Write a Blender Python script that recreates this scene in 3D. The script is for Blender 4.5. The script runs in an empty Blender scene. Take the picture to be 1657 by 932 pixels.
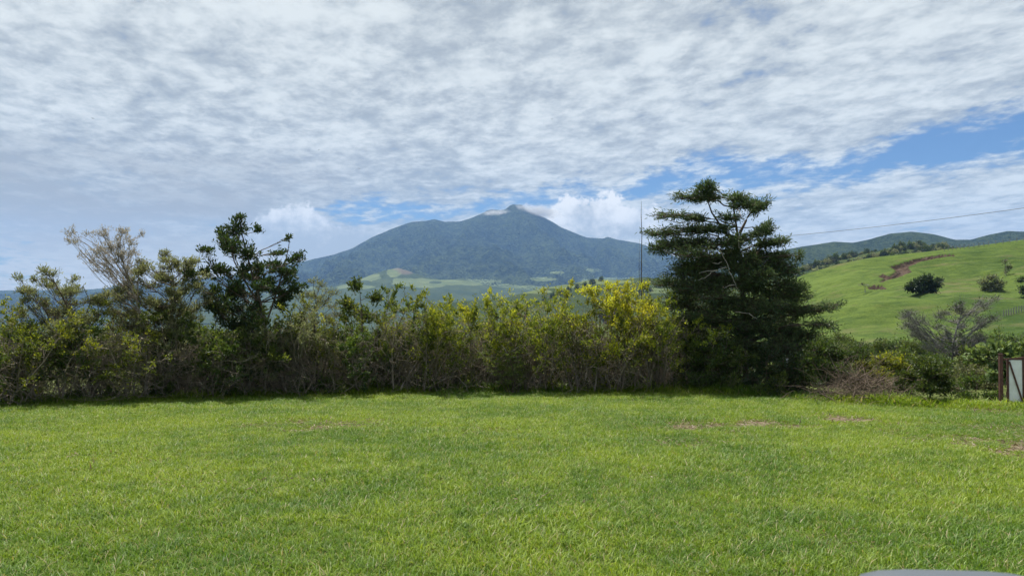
import bpy, math, random
import numpy as np

# ------------------------------------------------------------------ scene, camera, light
S = bpy.context.scene
COL = S.collection
R = math.radians
F = 1276.0                      # focal length in pixels of the 1657 px wide photograph
EYE = 2.2
PITCH = math.atan(24 / F)

cam_d = bpy.data.cameras.new('camera')
cam = bpy.data.objects.new('camera', cam_d)
COL.objects.link(cam)
cam.location = (0, 0, EYE)
cam.rotation_euler = (R(90) + PITCH, 0, 0)
cam_d.sensor_width = 36
cam_d.lens = 36 * F / 1657
cam_d.clip_start = 0.05
cam_d.clip_end = 90000
cam_d.dof.use_dof = True
cam_d.dof.focus_distance = 18
cam_d.dof.aperture_fstop = 11
S.camera = cam

S.view_settings.view_transform = 'Standard'
S.view_settings.look = 'None'
S.view_settings.gamma = 1
S.view_settings.exposure = 0.9
S.cycles.max_bounces = 6
S.cycles.diffuse_bounces = 3
S.cycles.glossy_bounces = 2
S.cycles.transmission_bounces = 4
S.cycles.transparent_max_bounces = 8
S.cycles.volume_bounces = 0
S.cycles.use_denoising = True
S.cycles.caustics_reflective = False
S.cycles.caustics_refractive = False
S.cycles.sample_clamp_indirect = 6

SUN_EL, SUN_AZ = R(67), R(-26)          # in front of the camera, a little to the left
sun_d = bpy.data.lights.new('sun', 'SUN')
sun_d.energy = 5.0
sun_d.angle = R(0.6)
sun_d.color = (1.0, 0.95, 0.87)
sun = bpy.data.objects.new('sun', sun_d)
COL.objects.link(sun)
sun.rotation_euler = (SUN_EL - R(90), 0, -SUN_AZ)
sun.location = (0, 0, 60)


class NT:
    """small node-tree writer"""
    def __init__(s, tree):
        s.t = tree; s.n = tree.nodes; s.l = tree.links
    def node(s, kind, **kw):
        nd = s.n.new(kind)
        for k, v in kw.items(): setattr(nd, k, v)
        return nd
    def put(s, sock, v):
        if isinstance(v, bpy.types.NodeSocket): s.l.new(v, sock)
        elif v is not None:
            if isinstance(v, tuple) and len(v) == 3 and sock.type == 'RGBA': v = v + (1,)
            sock.default_value = v
    def math(s, op, a, b=None, c=None, clamp=False):
        nd = s.node('ShaderNodeMath', operation=op, use_clamp=clamp)
        for i, v in enumerate((a, b, c)):
            if v is not None: s.put(nd.inputs[i], v)
        return nd.outputs[0]
    def add(s, a, b): return s.math('ADD', a, b)
    def sub(s, a, b): return s.math('SUBTRACT', a, b)
    def mul(s, a, b): return s.math('MULTIPLY', a, b)
    def vec(s, x, y, z=0.0):
        nd = s.node('ShaderNodeCombineXYZ')
        for i, v in enumerate((x, y, z)): s.put(nd.inputs[i], v)
        return nd.outputs[0]
    def smooth(s, v, lo, hi, a=0.0, b=1.0):
        nd = s.node('ShaderNodeMapRange', interpolation_type='SMOOTHSTEP')
        for i, q in enumerate((v, lo, hi, a, b)): s.put(nd.inputs[i], q)
        return nd.outputs[0]
    def lin(s, v, lo, hi, a=0.0, b=1.0):
        nd = s.node('ShaderNodeMapRange')
        for i, q in enumerate((v, lo, hi, a, b)): s.put(nd.inputs[i], q)
        return nd.outputs[0]
    def mix(s, f, a, b, blend='MIX'):
        nd = s.node('ShaderNodeMix', data_type='RGBA', blend_type=blend)
        s.put(nd.inputs[0], f); s.put(nd.inputs[6], a); s.put(nd.inputs[7], b)
        return nd.outputs[2]
    def noise(s, vec, scale, detail=4.0, rough=0.55, dist=0.0):
        nd = s.node('ShaderNodeTexNoise')
        if vec is not None: s.put(nd.inputs['Vector'], vec)
        for k, v in (('Scale', scale), ('Detail', detail), ('Roughness', rough), ('Distortion', dist)):
            nd.inputs[k].default_value = v
        return nd.outputs['Fac']
    def attr(s, name):
        return s.node('ShaderNodeAttribute', attribute_name=name).outputs['Fac']
    def gauss(s, v, c, w):
        d = s.math('DIVIDE', s.sub(v, c), w)
        return s.math('EXPONENT', s.mul(s.mul(d, d), -1.0))


def build_world():
    w = bpy.data.worlds.new('World'); S.world = w; w.use_nodes = True
    w.node_tree.nodes.clear()
    N = NT(w.node_tree)
    sky = N.node('ShaderNodeTexSky', sky_type='NISHITA', sun_disc=False, sun_elevation=SUN_EL,
                 sun_rotation=SUN_AZ, altitude=500, air_density=1.0, dust_density=0.6, ozone_density=1.6)
    tc = N.node('ShaderNodeTexCoord').outputs['Generated']
    sp = N.node('ShaderNodeSeparateXYZ'); N.put(sp.inputs[0], tc)
    x, y, z = sp.outputs
    zc = N.math('MAXIMUM', z, 0.0)
    den = N.add(zc, 0.12)
    u, v = N.math('DIVIDE', x, den), N.math('DIVIDE', y, den)
    A = N.math('ARCTAN2', x, y)                       # azimuth, 0 straight ahead, right positive
    E = N.math('ARCSINE', z)                          # elevation
    P = N.vec(N.add(u, N.mul(v, -0.10)), N.mul(v, 0.72))
    n1 = N.noise(P, 1.7, 8.0, 0.58, 0.25)
    n2 = N.noise(N.vec(N.add(u, 7.3), N.add(N.mul(v, 0.78), N.mul(u, 0.25))), 6.2, 7.0, 0.60, 0.2)
    n3 = N.noise(N.vec(N.add(u, 3.1), v), 0.9, 3.0, 0.5)
    n4 = N.noise(N.vec(N.add(u, 1.7), N.mul(v, 0.8)), 16.0, 4.0, 0.60, 0.2)
    cov = N.add(N.add(N.mul(n1, 0.44), N.mul(n2, 0.38)), N.mul(n4, 0.18))
    # the long rift of blue that climbs from the mountain to the right
    wob = N.mul(N.sub(N.noise(N.vec(N.mul(A, 1.0), N.mul(E, 3.0)), 6.0, 6.0, 0.65), 0.5), 0.10)
    line = N.add(N.add(0.124, N.mul(A, 0.055)), N.mul(N.math('MAXIMUM', A, 0.0), 0.045))
    wid = N.lin(A, -0.35, 0.45, 0.009, 0.026)
    rift = N.gauss(E, N.add(line, wob), wid)
    rift = N.mul(rift, N.smooth(A, -0.34, -0.18, 0.0, 1.0))
    rift = N.mul(rift, N.smooth(A, 0.50, 1.3, 1.0, 0.3))
    # a cloud deck more broken high on the right and at the far left
    brk = N.mul(N.smooth(A, 0.22, 0.60), N.smooth(E, 0.26, 0.38))
    brk2 = N.mul(N.smooth(A, -0.36, -0.62), N.smooth(E, 0.25, 0.36))
    lowL = N.mul(N.smooth(A, -0.40, -0.56), N.mul(N.smooth(E, 0.080, 0.050), N.smooth(E, 0.0, 0.03)))
    thr = N.add(N.add(N.lin(A, -0.5, 0.5, 0.30, 0.34), N.mul(rift, 0.185)), N.add(N.mul(brk, 0.10), N.add(N.mul(brk2, 0.09), N.mul(lowL, 0.10))))
    dens = N.smooth(cov, N.sub(thr, 0.035), N.add(thr, 0.12))
    # heaped clouds beside the mountain
    pw = N.noise(N.vec(N.mul(A, 1.0), N.mul(E, 1.15), 0.0), 26.0, 6.0, 0.62)
    def puff(a, e, ra, re, top=1.0):
        da = N.math('DIVIDE', N.sub(A, a), ra); de = N.math('DIVIDE', N.sub(E, e), re)
        r = N.math('SQRT', N.add(N.mul(da, da), N.mul(de, de)))
        r = N.sub(r, N.mul(N.sub(pw, 0.5), 2.1))
        return N.smooth(r, 1.06, 0.80)
    p1 = N.math('MAXIMUM', puff(0.098, 0.108, 0.050, 0.032), puff(0.155, 0.098, 0.055, 0.024))
    p2 = N.math('MAXIMUM', puff(-0.268, 0.088, 0.052, 0.034), puff(-0.215, 0.070, 0.07, 0.026))
    pf = N.math('MAXIMUM', p1, N.mul(p2, 0.97))
    # brightness of the deck: thin parts bright, thick parts grey
    sh = N.add(N.add(N.mul(n2, 0.40), N.mul(n1, 0.24)), N.add(N.mul(n3, 0.16), N.mul(n4, 0.20)))
    dk = N.mul(N.smooth(A, -0.12, -0.36), N.mul(N.smooth(E, 0.21, 0.12), N.smooth(E, 0.03, 0.08)))
    dk = N.mul(dk, N.smooth(n1, 0.34, 0.60, 0.25, 1.0))
    sh = N.sub(N.smooth(sh, 0.40, 0.59), N.mul(dk, 0.6))
    far = N.smooth(E, 0.12, 0.02)
    cc = N.mix(N.math('MAXIMUM', sh, 0.0), (0.42, 0.46, 0.48), (0.82, 0.86, 0.84))
    cc = N.mix(N.mul(dk, 0.75), cc, (0.455, 0.435, 0.395))
    cc = N.mix(N.mul(far, 0.75), cc, (0.70, 0.695, 0.67))
    pc = N.mix(N.smooth(N.add(N.mul(N.sub(pw, 0.5), 0.16), E), 0.070, 0.130), (0.50, 0.54, 0.57), (1.02, 1.02, 0.99))
    cc = N.mix(pf, cc, pc)
    dens = N.math('MAXIMUM', N.mul(dens, 0.95), pf)
    b1 = N.node('ShaderNodeBackground'); N.put(b1.inputs[0], N.mix(1.0, sky.outputs[0], (0.50, 0.73, 1.0), 'MULTIPLY')); b1.inputs[1].default_value = 0.05
    b2 = N.node('ShaderNodeBackground'); N.put(b2.inputs[0], cc); b2.inputs[1].default_value = 0.58
    m = N.node('ShaderNodeMixShader'); N.put(m.inputs[0], dens)
    N.l.new(b1.outputs[0], m.inputs[1]); N.l.new(b2.outputs[0], m.inputs[2])
    o = N.node('ShaderNodeOutputWorld'); N.l.new(m.outputs[0], o.inputs[0])
build_world()


# ------------------------------------------------------------------ helpers
def at(px, py, Y):
    """point at depth Y seen at pixel (px, py) of the photograph"""
    a = (466 - py) / F
    k = math.tan(math.atan(a) + PITCH)
    c = math.cos(PITCH) - a * math.sin(PITCH)
    return np.array([(px - 828.5) / F / c * Y, Y, EYE + k * Y])

def ppm(Y): return F / Y                         # photo pixels per metre at depth Y

_lat = {}
def vnoise(x, y, seed):
    if seed not in _lat: _lat[seed] = np.random.default_rng(seed).random((256, 256)) * 2 - 1
    L = _lat[seed]
    xi, yi = np.floor(x).astype(int), np.floor(y).astype(int)
    fx, fy = x - xi, y - yi
    fx = fx * fx * (3 - 2 * fx); fy = fy * fy * (3 - 2 * fy)
    a = L[xi & 255, yi & 255]; b = L[(xi + 1) & 255, yi & 255]
    c = L[xi & 255, (yi + 1) & 255]; d = L[(xi + 1) & 255, (yi + 1) & 255]
    return (a * (1 - fx) + b * fx) * (1 - fy) + (c * (1 - fx) + d * fx) * fy
def fbm(x, y, scale, octv=4, seed=1, gain=0.5):
    x = np.asarray(x, float) / scale; y = np.asarray(y, float) / scale
    s, a, t = 0, 1.0, 0
    for o in range(octv):
        s = s + a * vnoise(x * 2 ** o + 17.3 * o, y * 2 ** o - 9.1 * o, seed + o); t += a; a *= gain
    return s / t
def sstep(v, lo, hi):
    t = np.clip((np.asarray(v, float) - lo) / (hi - lo), 0, 1)
    return t * t * (3 - 2 * t)

def tag(o, label=None, cat=None, group=None, kind=None):
    if label: o['label'] = label
    if cat: o['category'] = cat
    if group: o['group'] = group
    if kind: o['kind'] = kind
    return o

def mesh_np(name, V, quads=None, tris=None, attrs=None, smooth=True):
    me = bpy.data.meshes.new(name)
    V = np.asarray(V, np.float32)
    q = np.zeros((0, 4), np.int32) if quads is None else np.asarray(quads, np.int32)
    t = np.zeros((0, 3), np.int32) if tris is None else np.asarray(tris, np.int32)
    me.vertices.add(len(V)); me.vertices.foreach_set('co', V.ravel())
    me.loops.add(q.size + t.size)
    me.loops.foreach_set('vertex_index', np.concatenate([q.ravel(), t.ravel()]))
    me.polygons.add(len(q) + len(t))
    me.polygons.foreach_set('loop_start', np.concatenate([np.arange(len(q)) * 4, q.size + np.arange(len(t)) * 3]).astype(np.int32))
    me.polygons.foreach_set('use_smooth', np.full(len(q) + len(t), smooth))
    me.update(calc_edges=True)
    for k, a in (attrs or {}).items():
        at_ = me.attributes.new(k, 'FLOAT', 'POINT'); at_.data.foreach_set('value', np.asarray(a, np.float32))
    return me

def obj(name, me, mat=None, parent=None, loc=None):
    o = bpy.data.objects.new(name, me)
    COL.objects.link(o)
    if mat is not None and not me.materials: me.materials.append(mat)
    if parent is not None: o.parent = parent
    if loc is not None: o.location = [float(c) for c in loc]
    return o

def empty(name, loc, label, cat, group=None):
    o = bpy.data.objects.new(name, None)
    COL.objects.link(o); o.location = [float(c) for c in loc]; o.empty_display_size = 0.3
    return tag(o, label, cat, group)

def copy_tree(root, loc, rz=0.0, sc=(1, 1, 1), label=None, group=None):
    r = root.copy(); COL.objects.link(r)
    r.location = [float(c) for c in loc]; r.rotation_euler = (0, 0, rz); r.scale = sc
    if label: r['label'] = label
    if group: r['group'] = group
    for ch in root.children:
        c = ch.copy(); COL.objects.link(c); c.parent = r
    return r

def nrm(a):
    a = np.asarray(a, float)
    return a / np.maximum(np.linalg.norm(a, axis=-1, keepdims=True), 1e-9)


class Plant:
    """collects branch chains and leaves, builds two meshes"""
    def __init__(s, seed):
        s.rng = np.random.default_rng(seed); s.ch = {}; s.lv = []
    def chain(s, pts, radii):
        pts = np.asarray(pts, float)
        s.ch.setdefault(len(pts), []).append((pts, np.asarray(radii, float)))
    def path(s, p, d, L, n, wig, up=0.0):
        pts = [np.array(p, float)]; d = nrm(d)
        for i in range(n - 1):
            d = nrm(d + s.rng.normal(0, wig, 3) + np.array([0, 0, up]))
            pts.append(pts[-1] + d * L / (n - 1))
        return np.array(pts), d
    def limb(s, p, q, r0, r1, sag=0.12, n=6, bow=None):
        """bent limb from p to q"""
        p, q = np.asarray(p, float), np.asarray(q, float)
        m = (p + q) / 2 + s.rng.normal(0, 1, 3) * np.linalg.norm(q - p) * 0.10
        m[2] -= sag * np.linalg.norm(q - p) if bow is None else bow
        t = np.linspace(0, 1, n)[:, None]
        pts = (1 - t) ** 2 * p + 2 * t * (1 - t) * m + t * t * q
        L = np.linalg.norm(q - p)
        pts[1:-1] += s.rng.normal(0, 0.018, (n - 2, 3)) * L
        s.chain(pts, np.linspace(r0, r1, n))
        return pts
    def leaves(s, pos, axis, L, W, tint):
        """arrays of leaf bases, axes, lengths, widths, tints"""
        if len(pos): s.lv.append((np.asarray(pos, float), nrm(axis), np.asarray(L, float), np.asarray(W, float), np.asarray(tint, float)))
    def wood_mesh(s, name, k=4):
        Vs, Q, off = [], [], 0
        for n, items in s.ch.items():
            P = np.array([i[0] for i in items]); Rr = np.array([i[1] for i in items]); m = len(P)
            T = nrm(np.gradient(P, axis=1))
            ref = np.where(np.abs(T[..., 2:3]) > 0.85, np.array([1.0, 0, 0]), np.array([0, 0, 1.0]))
            U = nrm(np.cross(T, ref)); W = np.cross(T, U)
            kk = k if Rr.max() < 0.03 else 7
            a = np.arange(kk) / kk * 2 * np.pi
            V = P[:, :, None] + Rr[:, :, None, None] * (np.cos(a)[:, None] * U[:, :, None] + np.sin(a)[:, None] * W[:, :, None])
            idx = off + np.arange(m * n * kk).reshape(m, n, kk)
            nx = np.roll(idx, -1, axis=2)
            Q.append(np.stack([idx[:, :-1], nx[:, :-1], nx[:, 1:], idx[:, 1:]], -1).reshape(-1, 4))
            Vs.append(V.reshape(-1, 3)); off += m * n * kk
        V = np.concatenate(Vs)
        return mesh_np(name, V, np.concatenate(Q), attrs={'tint': s.rng.random(len(V))})
    def leaf_mesh(s, name, flat=0.0):
        pos, ax, L, W, ti = [np.concatenate(c) for c in zip(*s.lv)]
        n = len(pos)
        r = nrm(s.rng.normal(0, 1, (n, 3)) + np.array([0, 0, flat]))
        side = nrm(np.cross(ax, r)); up = np.cross(side, ax)
        b, tip = pos, pos + ax * L[:, None] - up * (L * 0.10)[:, None]
        mid = pos + ax * (L * 0.48)[:, None] + up * (L * 0.05)[:, None]
        l, rr = mid + side * (W / 2)[:, None], mid - side * (W / 2)[:, None]
        V = np.stack([b, l, tip, rr], 1).reshape(-1, 3)
        Q = np.arange(n * 4).reshape(n, 4)
        return mesh_np(name, V, Q, attrs={'tint': np.repeat(ti, 4)}, smooth=False)


# ------------------------------------------------------------------ materials
def new_mat(name):
    m = bpy.data.materials.new(name); m.use_nodes = True; m.node_tree.nodes.clear()
    N = NT(m.node_tree)
    N.out = N.node('ShaderNodeOutputMaterial')
    return m, N
def principled(N, color, rough=0.8, spec=0.2, bump=None, bstr=0.3, bdist=0.02, metal=0.0):
    b = N.node('ShaderNodeBsdfPrincipled')
    N.put(b.inputs['Base Color'], color); N.put(b.inputs['Roughness'], rough)
    b.inputs['Specular IOR Level'].default_value = spec; b.inputs['Metallic'].default_value = metal
    if bump is not None:
        bp = N.node('ShaderNodeBump'); bp.inputs['Strength'].default_value = bstr; bp.inputs['Distance'].default_value = bdist
        N.put(bp.inputs['Height'], bump); N.l.new(bp.outputs[0], b.inputs['Normal'])
    return b
def finish(N, sh): N.l.new(sh.outputs[0], N.out.inputs['Surface'])

def leaf_mat(name, stops, trans=0.35, spec=0.25, rough=0.5, tt=(1.15, 1.1, 0.6)):
    """stops: (position, colour) along the per-leaf tint"""
    m, N = new_mat(name)
    rp = N.node('ShaderNodeValToRGB')
    el = rp.color_ramp.elements
    while len(el) < len(stops): el.new(0.5)
    for e, (p, c) in zip(el, stops): e.position = p; e.color = c + (1,)
    N.put(rp.inputs[0], N.attr('tint'))
    rnd = N.node('ShaderNodeObjectInfo').outputs['Random']
    hs = N.node('ShaderNodeHueSaturation'); N.put(hs.inputs['Color'], rp.outputs[0])
    N.put(hs.inputs['Value'], N.lin(rnd, 0, 1, 0.85, 1.15)); N.put(hs.inputs['Hue'], N.lin(rnd, 0, 1, 0.492, 0.508))
    b = principled(N, hs.outputs[0], rough, spec)
    t = N.node('ShaderNodeBsdfTranslucent')
    N.put(t.inputs[0], N.mix(1.0, hs.outputs[0], tt, 'MULTIPLY'))
    mx = N.node('ShaderNodeMixShader'); mx.inputs[0].default_value = trans
    N.l.new(b.outputs[0], mx.inputs[1]); N.l.new(t.outputs[0], mx.inputs[2])
    finish(N, mx)
    return m

def bark_mat(name, a, b, scale=18):
    m, N = new_mat(name)
    tc = N.node('ShaderNodeTexCoord').outputs['Object']
    n = N.noise(tc, scale, 5, 0.65); n2 = N.noise(tc, 2.5, 3, 0.5)
    f = N.add(N.mul(n, 0.55), N.add(N.mul(n2, 0.3), N.mul(N.attr('tint'), 0.15)))
    finish(N, principled(N, N.mix(N.smooth(f, 0.3, 0.7), a, b), 0.9, 0.1, n, 0.5, 0.02))
    return m

M = {}
M['bark'] = bark_mat('brown bark', (0.055, 0.043, 0.032), (0.15, 0.12, 0.092))
M['twig'] = bark_mat('grey brown twigs', (0.11, 0.088, 0.066), (0.34, 0.29, 0.23))
M['pale'] = bark_mat('pale dry wood', (0.22, 0.19, 0.16), (0.48, 0.44, 0.39))
M['dry'] = bark_mat('dry brush', (0.075, 0.056, 0.042), (0.24, 0.185, 0.145))
M['grey'] = bark_mat('grey bare bark', (0.12, 0.115, 0.11), (0.28, 0.27, 0.26))
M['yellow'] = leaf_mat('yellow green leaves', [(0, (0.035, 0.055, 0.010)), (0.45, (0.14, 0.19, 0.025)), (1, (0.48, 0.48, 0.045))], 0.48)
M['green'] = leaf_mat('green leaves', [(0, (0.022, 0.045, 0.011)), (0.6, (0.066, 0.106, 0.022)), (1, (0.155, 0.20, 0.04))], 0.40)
M['olive'] = leaf_mat('olive leaves', [(0, (0.075, 0.095, 0.038)), (0.6, (0.185, 0.205, 0.092)), (1, (0.34, 0.34, 0.19))], 0.46, tt=(1.08, 1.1, 0.75))
M['tan'] = leaf_mat('dry tan leaves', [(0, (0.22, 0.20, 0.16)), (0.6, (0.38, 0.355, 0.29)), (1, (0.52, 0.49, 0.41))], 0.42, tt=(1.0, 1.0, 0.95))
M['dark'] = leaf_mat('dark glossy leaves', [(0, (0.018, 0.038, 0.014)), (0.6, (0.042, 0.074, 0.024)), (1, (0.11, 0.14, 0.04))], 0.28, 0.28, 0.5)
M['conifer'] = leaf_mat('conifer needles', [(0, (0.024, 0.048, 0.024)), (0.55, (0.058, 0.096, 0.042)), (1, (0.145, 0.190, 0.068))], 0.30, tt=(1.0, 1.1, 0.8))
M['litter'] = leaf_mat('dry litter', [(0, (0.10, 0.07, 0.045)), (0.6, (0.27, 0.20, 0.14)), (1, (0.38, 0.31, 0.24))], 0.2)
M['fern'] = leaf_mat('feathery leaves', [(0, (0.08, 0.14, 0.03)), (1, (0.22, 0.30, 0.06))], 0.45)
M['pale_leaf'] = leaf_mat('pale broad leaves', [(0, (0.05, 0.085, 0.03)), (0.6, (0.12, 0.17, 0.06)), (1, (0.25, 0.30, 0.13))], 0.35)

def lawn_soil():
    m, N = new_mat('lawn soil and thatch')
    tc = N.node('ShaderNodeTexCoord').outputs['Object']
    bare = N.attr('bare')
    n = N.noise(tc, 9, 6, 0.65); f = N.noise(tc, 60, 4, 0.6)
    g = N.mix(N.smooth(n, 0.35, 0.65), (0.045, 0.065, 0.015), (0.09, 0.105, 0.03))
    d = N.mix(N.smooth(f, 0.3, 0.7), (0.075, 0.062, 0.036), (0.235, 0.190, 0.125))
    finish(N, principled(N, N.mix(bare, g, d), 0.95, 0.1, f, 0.6, 0.02))
    return m
M['lawn'] = lawn_soil()

def grass_blades():
    m, N = new_mat('grass blades')
    pos = N.node('ShaderNodeNewGeometry').outputs['Position']
    t = N.attr('tint')
    big = N.noise(pos, 0.22, 3, 0.5); mid = N.noise(pos, 1.3, 4, 0.6); sml = N.noise(pos, 5.0, 3, 0.6)
    pch = N.add(N.add(N.mul(big, 0.45), N.mul(mid, 0.35)), N.mul(sml, 0.20))
    c = N.mix(N.smooth(pch, 0.40, 0.60), (0.125, 0.230, 0.021), (0.280, 0.370, 0.029))
    c = N.mix(N.smooth(t, 0.15, 0.85), N.mix(1.0, c, (0.45, 0.55, 0.6), 'MULTIPLY'), c)
    c = N.mix(N.smooth(t, 0.94, 0.96), c, (0.34, 0.30, 0.16))
    sp = N.node('ShaderNodeSeparateXYZ'); N.put(sp.inputs[0], pos)
    b = principled(N, c, 0.5, 0.26)
    tr = N.node('ShaderNodeBsdfTranslucent'); N.put(tr.inputs[0], N.mix(1.0, c, (1.2, 1.15, 0.6), 'MULTIPLY'))
    mx = N.node('ShaderNodeMixShader'); mx.inputs[0].default_value = 0.38
    N.l.new(b.outputs[0], mx.inputs[1]); N.l.new(tr.outputs[0], mx.inputs[2])
    finish(N, mx)
    return m
M['grass'] = grass_blades()

def pasture(name, scale, trees=0.0, lo=(0.045, 0.078, 0.016), hi=(0.105, 0.135, 0.028), bdist=0.4, forest_dark=(0.018, 0.032, 0.012)):
    m, N = new_mat(name)
    tc = N.node('ShaderNodeTexCoord').outputs['Object']
    sc = N.node('ShaderNodeMapping'); N.put(sc.inputs[0], tc); sc.inputs['Scale'].default_value = (0.35, 1.0, 2.2)
    n = N.noise(tc, 0.02 * scale, 5, 0.6); f = N.noise(sc.outputs[0], 0.35 * scale, 6, 0.7); g = N.noise(tc, 1.6 * scale, 4, 0.7)
    mixf = N.add(N.add(N.mul(n, 0.4), N.mul(f, 0.36)), N.mul(g, 0.24))
    c = N.mix(N.smooth(mixf, 0.39, 0.61), lo, hi)
    c = N.mix(N.smooth(N.noise(sc.outputs[0], 0.12 * scale, 5, 0.7), 0.54, 0.74), c, (0.100, 0.092, 0.045))  # darker brownish patches, relief shading put into the colour
    w = N.attr('wood')
    wn = N.add(w, N.mul(N.sub(N.noise(tc, 0.05 * scale, 6, 0.7), 0.5), 1.2))
    wf = N.mul(N.smooth(wn, 0.42, 0.55), N.smooth(w, 0.01, 0.2))
    c = N.mix(wf, c, N.mix(N.smooth(N.add(N.mul(g, 0.5), N.mul(n, 0.5)), 0.38, 0.64), forest_dark, (0.05, 0.066, 0.024)))
    c = N.mix(N.mul(N.attr('bare'), 0.7), c, (0.13, 0.10, 0.075))
    finish(N, principled(N, c, 0.95, 0.05, N.add(N.mul(f, 0.6), N.mul(g, 0.5)), 0.6, bdist))
    return m
M['pasture'] = pasture('pasture grass', 1.0, lo=(0.030, 0.055, 0.013), hi=(0.084, 0.120, 0.025))
M['field'] = pasture('rough field grass', 1.5, lo=(0.05, 0.075, 0.018), hi=(0.11, 0.13, 0.035))
M['far_pasture'] = pasture('far pasture', 0.40, lo=(0.06, 0.085, 0.035), hi=(0.12, 0.145, 0.06), bdist=4)

def forest(name, scale, bdist, dark=(0.012, 0.024, 0.010), light=(0.050, 0.072, 0.026), past=True):
    m, N = new_mat(name)
    tc = N.node('ShaderNodeTexCoord').outputs['Object']
    vo = N.node('ShaderNodeTexVoronoi'); N.put(vo.inputs['Vector'], tc); vo.inputs['Scale'].default_value = 0.045 * scale
    vo.inputs['Randomness'].default_value = 1.0
    n = N.noise(tc, 0.010 * scale, 7, 0.70); b = N.noise(tc, 0.0011 * scale, 4, 0.55)  # broad noise darkens stretches of forest, cloud shadow put into the colour
    f = N.add(N.add(N.mul(n, 0.55), N.mul(b, 0.25)), N.mul(vo.outputs['Color'], 0.20))
    c = N.mix(N.smooth(f, 0.40, 0.62), dark, light)
    if past:
        p = N.attr('pasture')
        pn = N.add(p, N.mul(N.sub(N.noise(tc, 0.006, 6, 0.65), 0.5), 0.9))
        pf = N.mul(N.smooth(pn, 0.52, 0.58), N.smooth(p, 0.02, 0.15))
        c = N.mix(pf, c, N.mix(n, (0.08, 0.115, 0.045), (0.14, 0.165, 0.075)))
        c = N.mix(N.attr('bare'), c, (0.19, 0.14, 0.10))
    h = N.add(N.mul(n, 0.7), N.mul(N.math('SUBTRACT', 1.0, vo.outputs['Distance']), 0.5))
    finish(N, principled(N, c, 0.95, 0.03, h, 0.9, bdist))
    return m
M['mountain'] = forest('mountain forest', 1.0, 60, dark=(0.004, 0.010, 0.005), light=(0.048, 0.066, 0.027))
M['ridge'] = forest('ridge forest', 3.0, 18, dark=(0.007, 0.016, 0.007), light=(0.042, 0.060, 0.022), past=False)
M['copse'] = forest('near ridge scrub', 12.0, 2.5, dark=(0.02, 0.035, 0.013), light=(0.075, 0.095, 0.03), past=False)

def simple(name, c, c2=None, rough=0.6, spec=0.4, scale=12, metal=0.0, bstr=0.15):
    m, N = new_mat(name)
    tc = N.node('ShaderNodeTexCoord').outputs['Object']
    n = N.noise(tc, scale, 6, 0.65)
    finish(N, principled(N, N.mix(N.smooth(n, 0.35, 0.7), c, c2 or c), rough, spec, n, bstr, 0.004, metal))
    return m
M['rust'] = simple('rusty brown steel', (0.065, 0.032, 0.026), (0.125, 0.060, 0.044), 0.8)
M['sheet'] = simple('white painted sheet', (0.84, 0.85, 0.86), (0.70, 0.70, 0.69), 0.55, 0.3, 4)
M['steel'] = simple('grey post', (0.22, 0.22, 0.21), (0.33, 0.32, 0.30), 0.7)
M['wire'] = simple('grey cable', (0.10, 0.10, 0.10), (0.16, 0.16, 0.16), 0.6)
M['car'] = simple('blue grey plastic', (0.065, 0.077, 0.09), (0.08, 0.092, 0.105), 0.5, 0.4, 3, 0, 0.02)
M['carblack'] = simple('black plastic', (0.02, 0.02, 0.022), (0.03, 0.03, 0.03), 0.6)
M['glass'] = simple('mirror glass', (0.6, 0.62, 0.65), None, 0.05, 0.5, 3, 1.0, 0.0)
M['bird'] = simple('dark feathers', (0.02, 0.02, 0.02), (0.05, 0.045, 0.04), 0.8)
M['soil'] = simple('red brown soil', (0.040, 0.028, 0.021), (0.092, 0.067, 0.050), 0.95, 0.05, 0.6, 0, 0.9)
M['cloud'] = None
def cloud_mat():
    m, N = new_mat('cloud wisps')
    d = N.node('ShaderNodeBsdfDiffuse'); d.inputs[0].default_value = (0.95, 0.95, 0.95, 1)
    t = N.node('ShaderNodeBsdfTranslucent'); t.inputs[0].default_value = (0.95, 0.95, 0.95, 1)
    mx = N.node('ShaderNodeMixShader'); mx.inputs[0].default_value = 0.5
    N.l.new(d.outputs[0], mx.inputs[1]); N.l.new(t.outputs[0], mx.inputs[2]); finish(N, mx)
    return m
M['cloud'] = cloud_mat()


# ------------------------------------------------------------------ terrain
BASE_PX = np.array([(-300, 663), (-100, 658), (0, 655), (150, 651), (300, 644), (500, 637), (700, 632), (830, 631), (1050, 634),
                    (1250, 642), (1400, 653), (1657, 661), (2000, 668)], float)
SL = 0.023
def hedge_Y(px):
    py = np.interp(px, BASE_PX[:, 0], BASE_PX[:, 1])
    return EYE * F / (py - 490 - SL * F)
def ground_z(x, y):
    x = np.asarray(x, float); y = np.asarray(y, float)
    d = np.hypot(x, y) * np.where(y > 0, 1, 0.6)
    z = -SL * np.maximum(y, -20)
    z = z - np.where(d > 32, 0.00042 * (np.minimum(d, 170) - 32) ** 2, 0)
    z = z - np.where(d > 170, 0.115 * (np.minimum(d, 520) - 170), 0) * 0.55
    z = z - sstep(d, 520, 2500) * 60
    z = z + np.minimum(np.maximum(y, 0), 1e9) * SL * sstep(d, 170, 400)
    z = z + fbm(x, y, 6, 3, 5) * 0.05 * sstep(np.hypot(x, y), 4, 12)
    z = z + fbm(x, y, 120, 4, 9) * 5 * sstep(d, 120, 500)
    z = z + fbm(x, y, 900, 4, 12) * 28 * sstep(d, 700, 2500)
    return z

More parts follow.
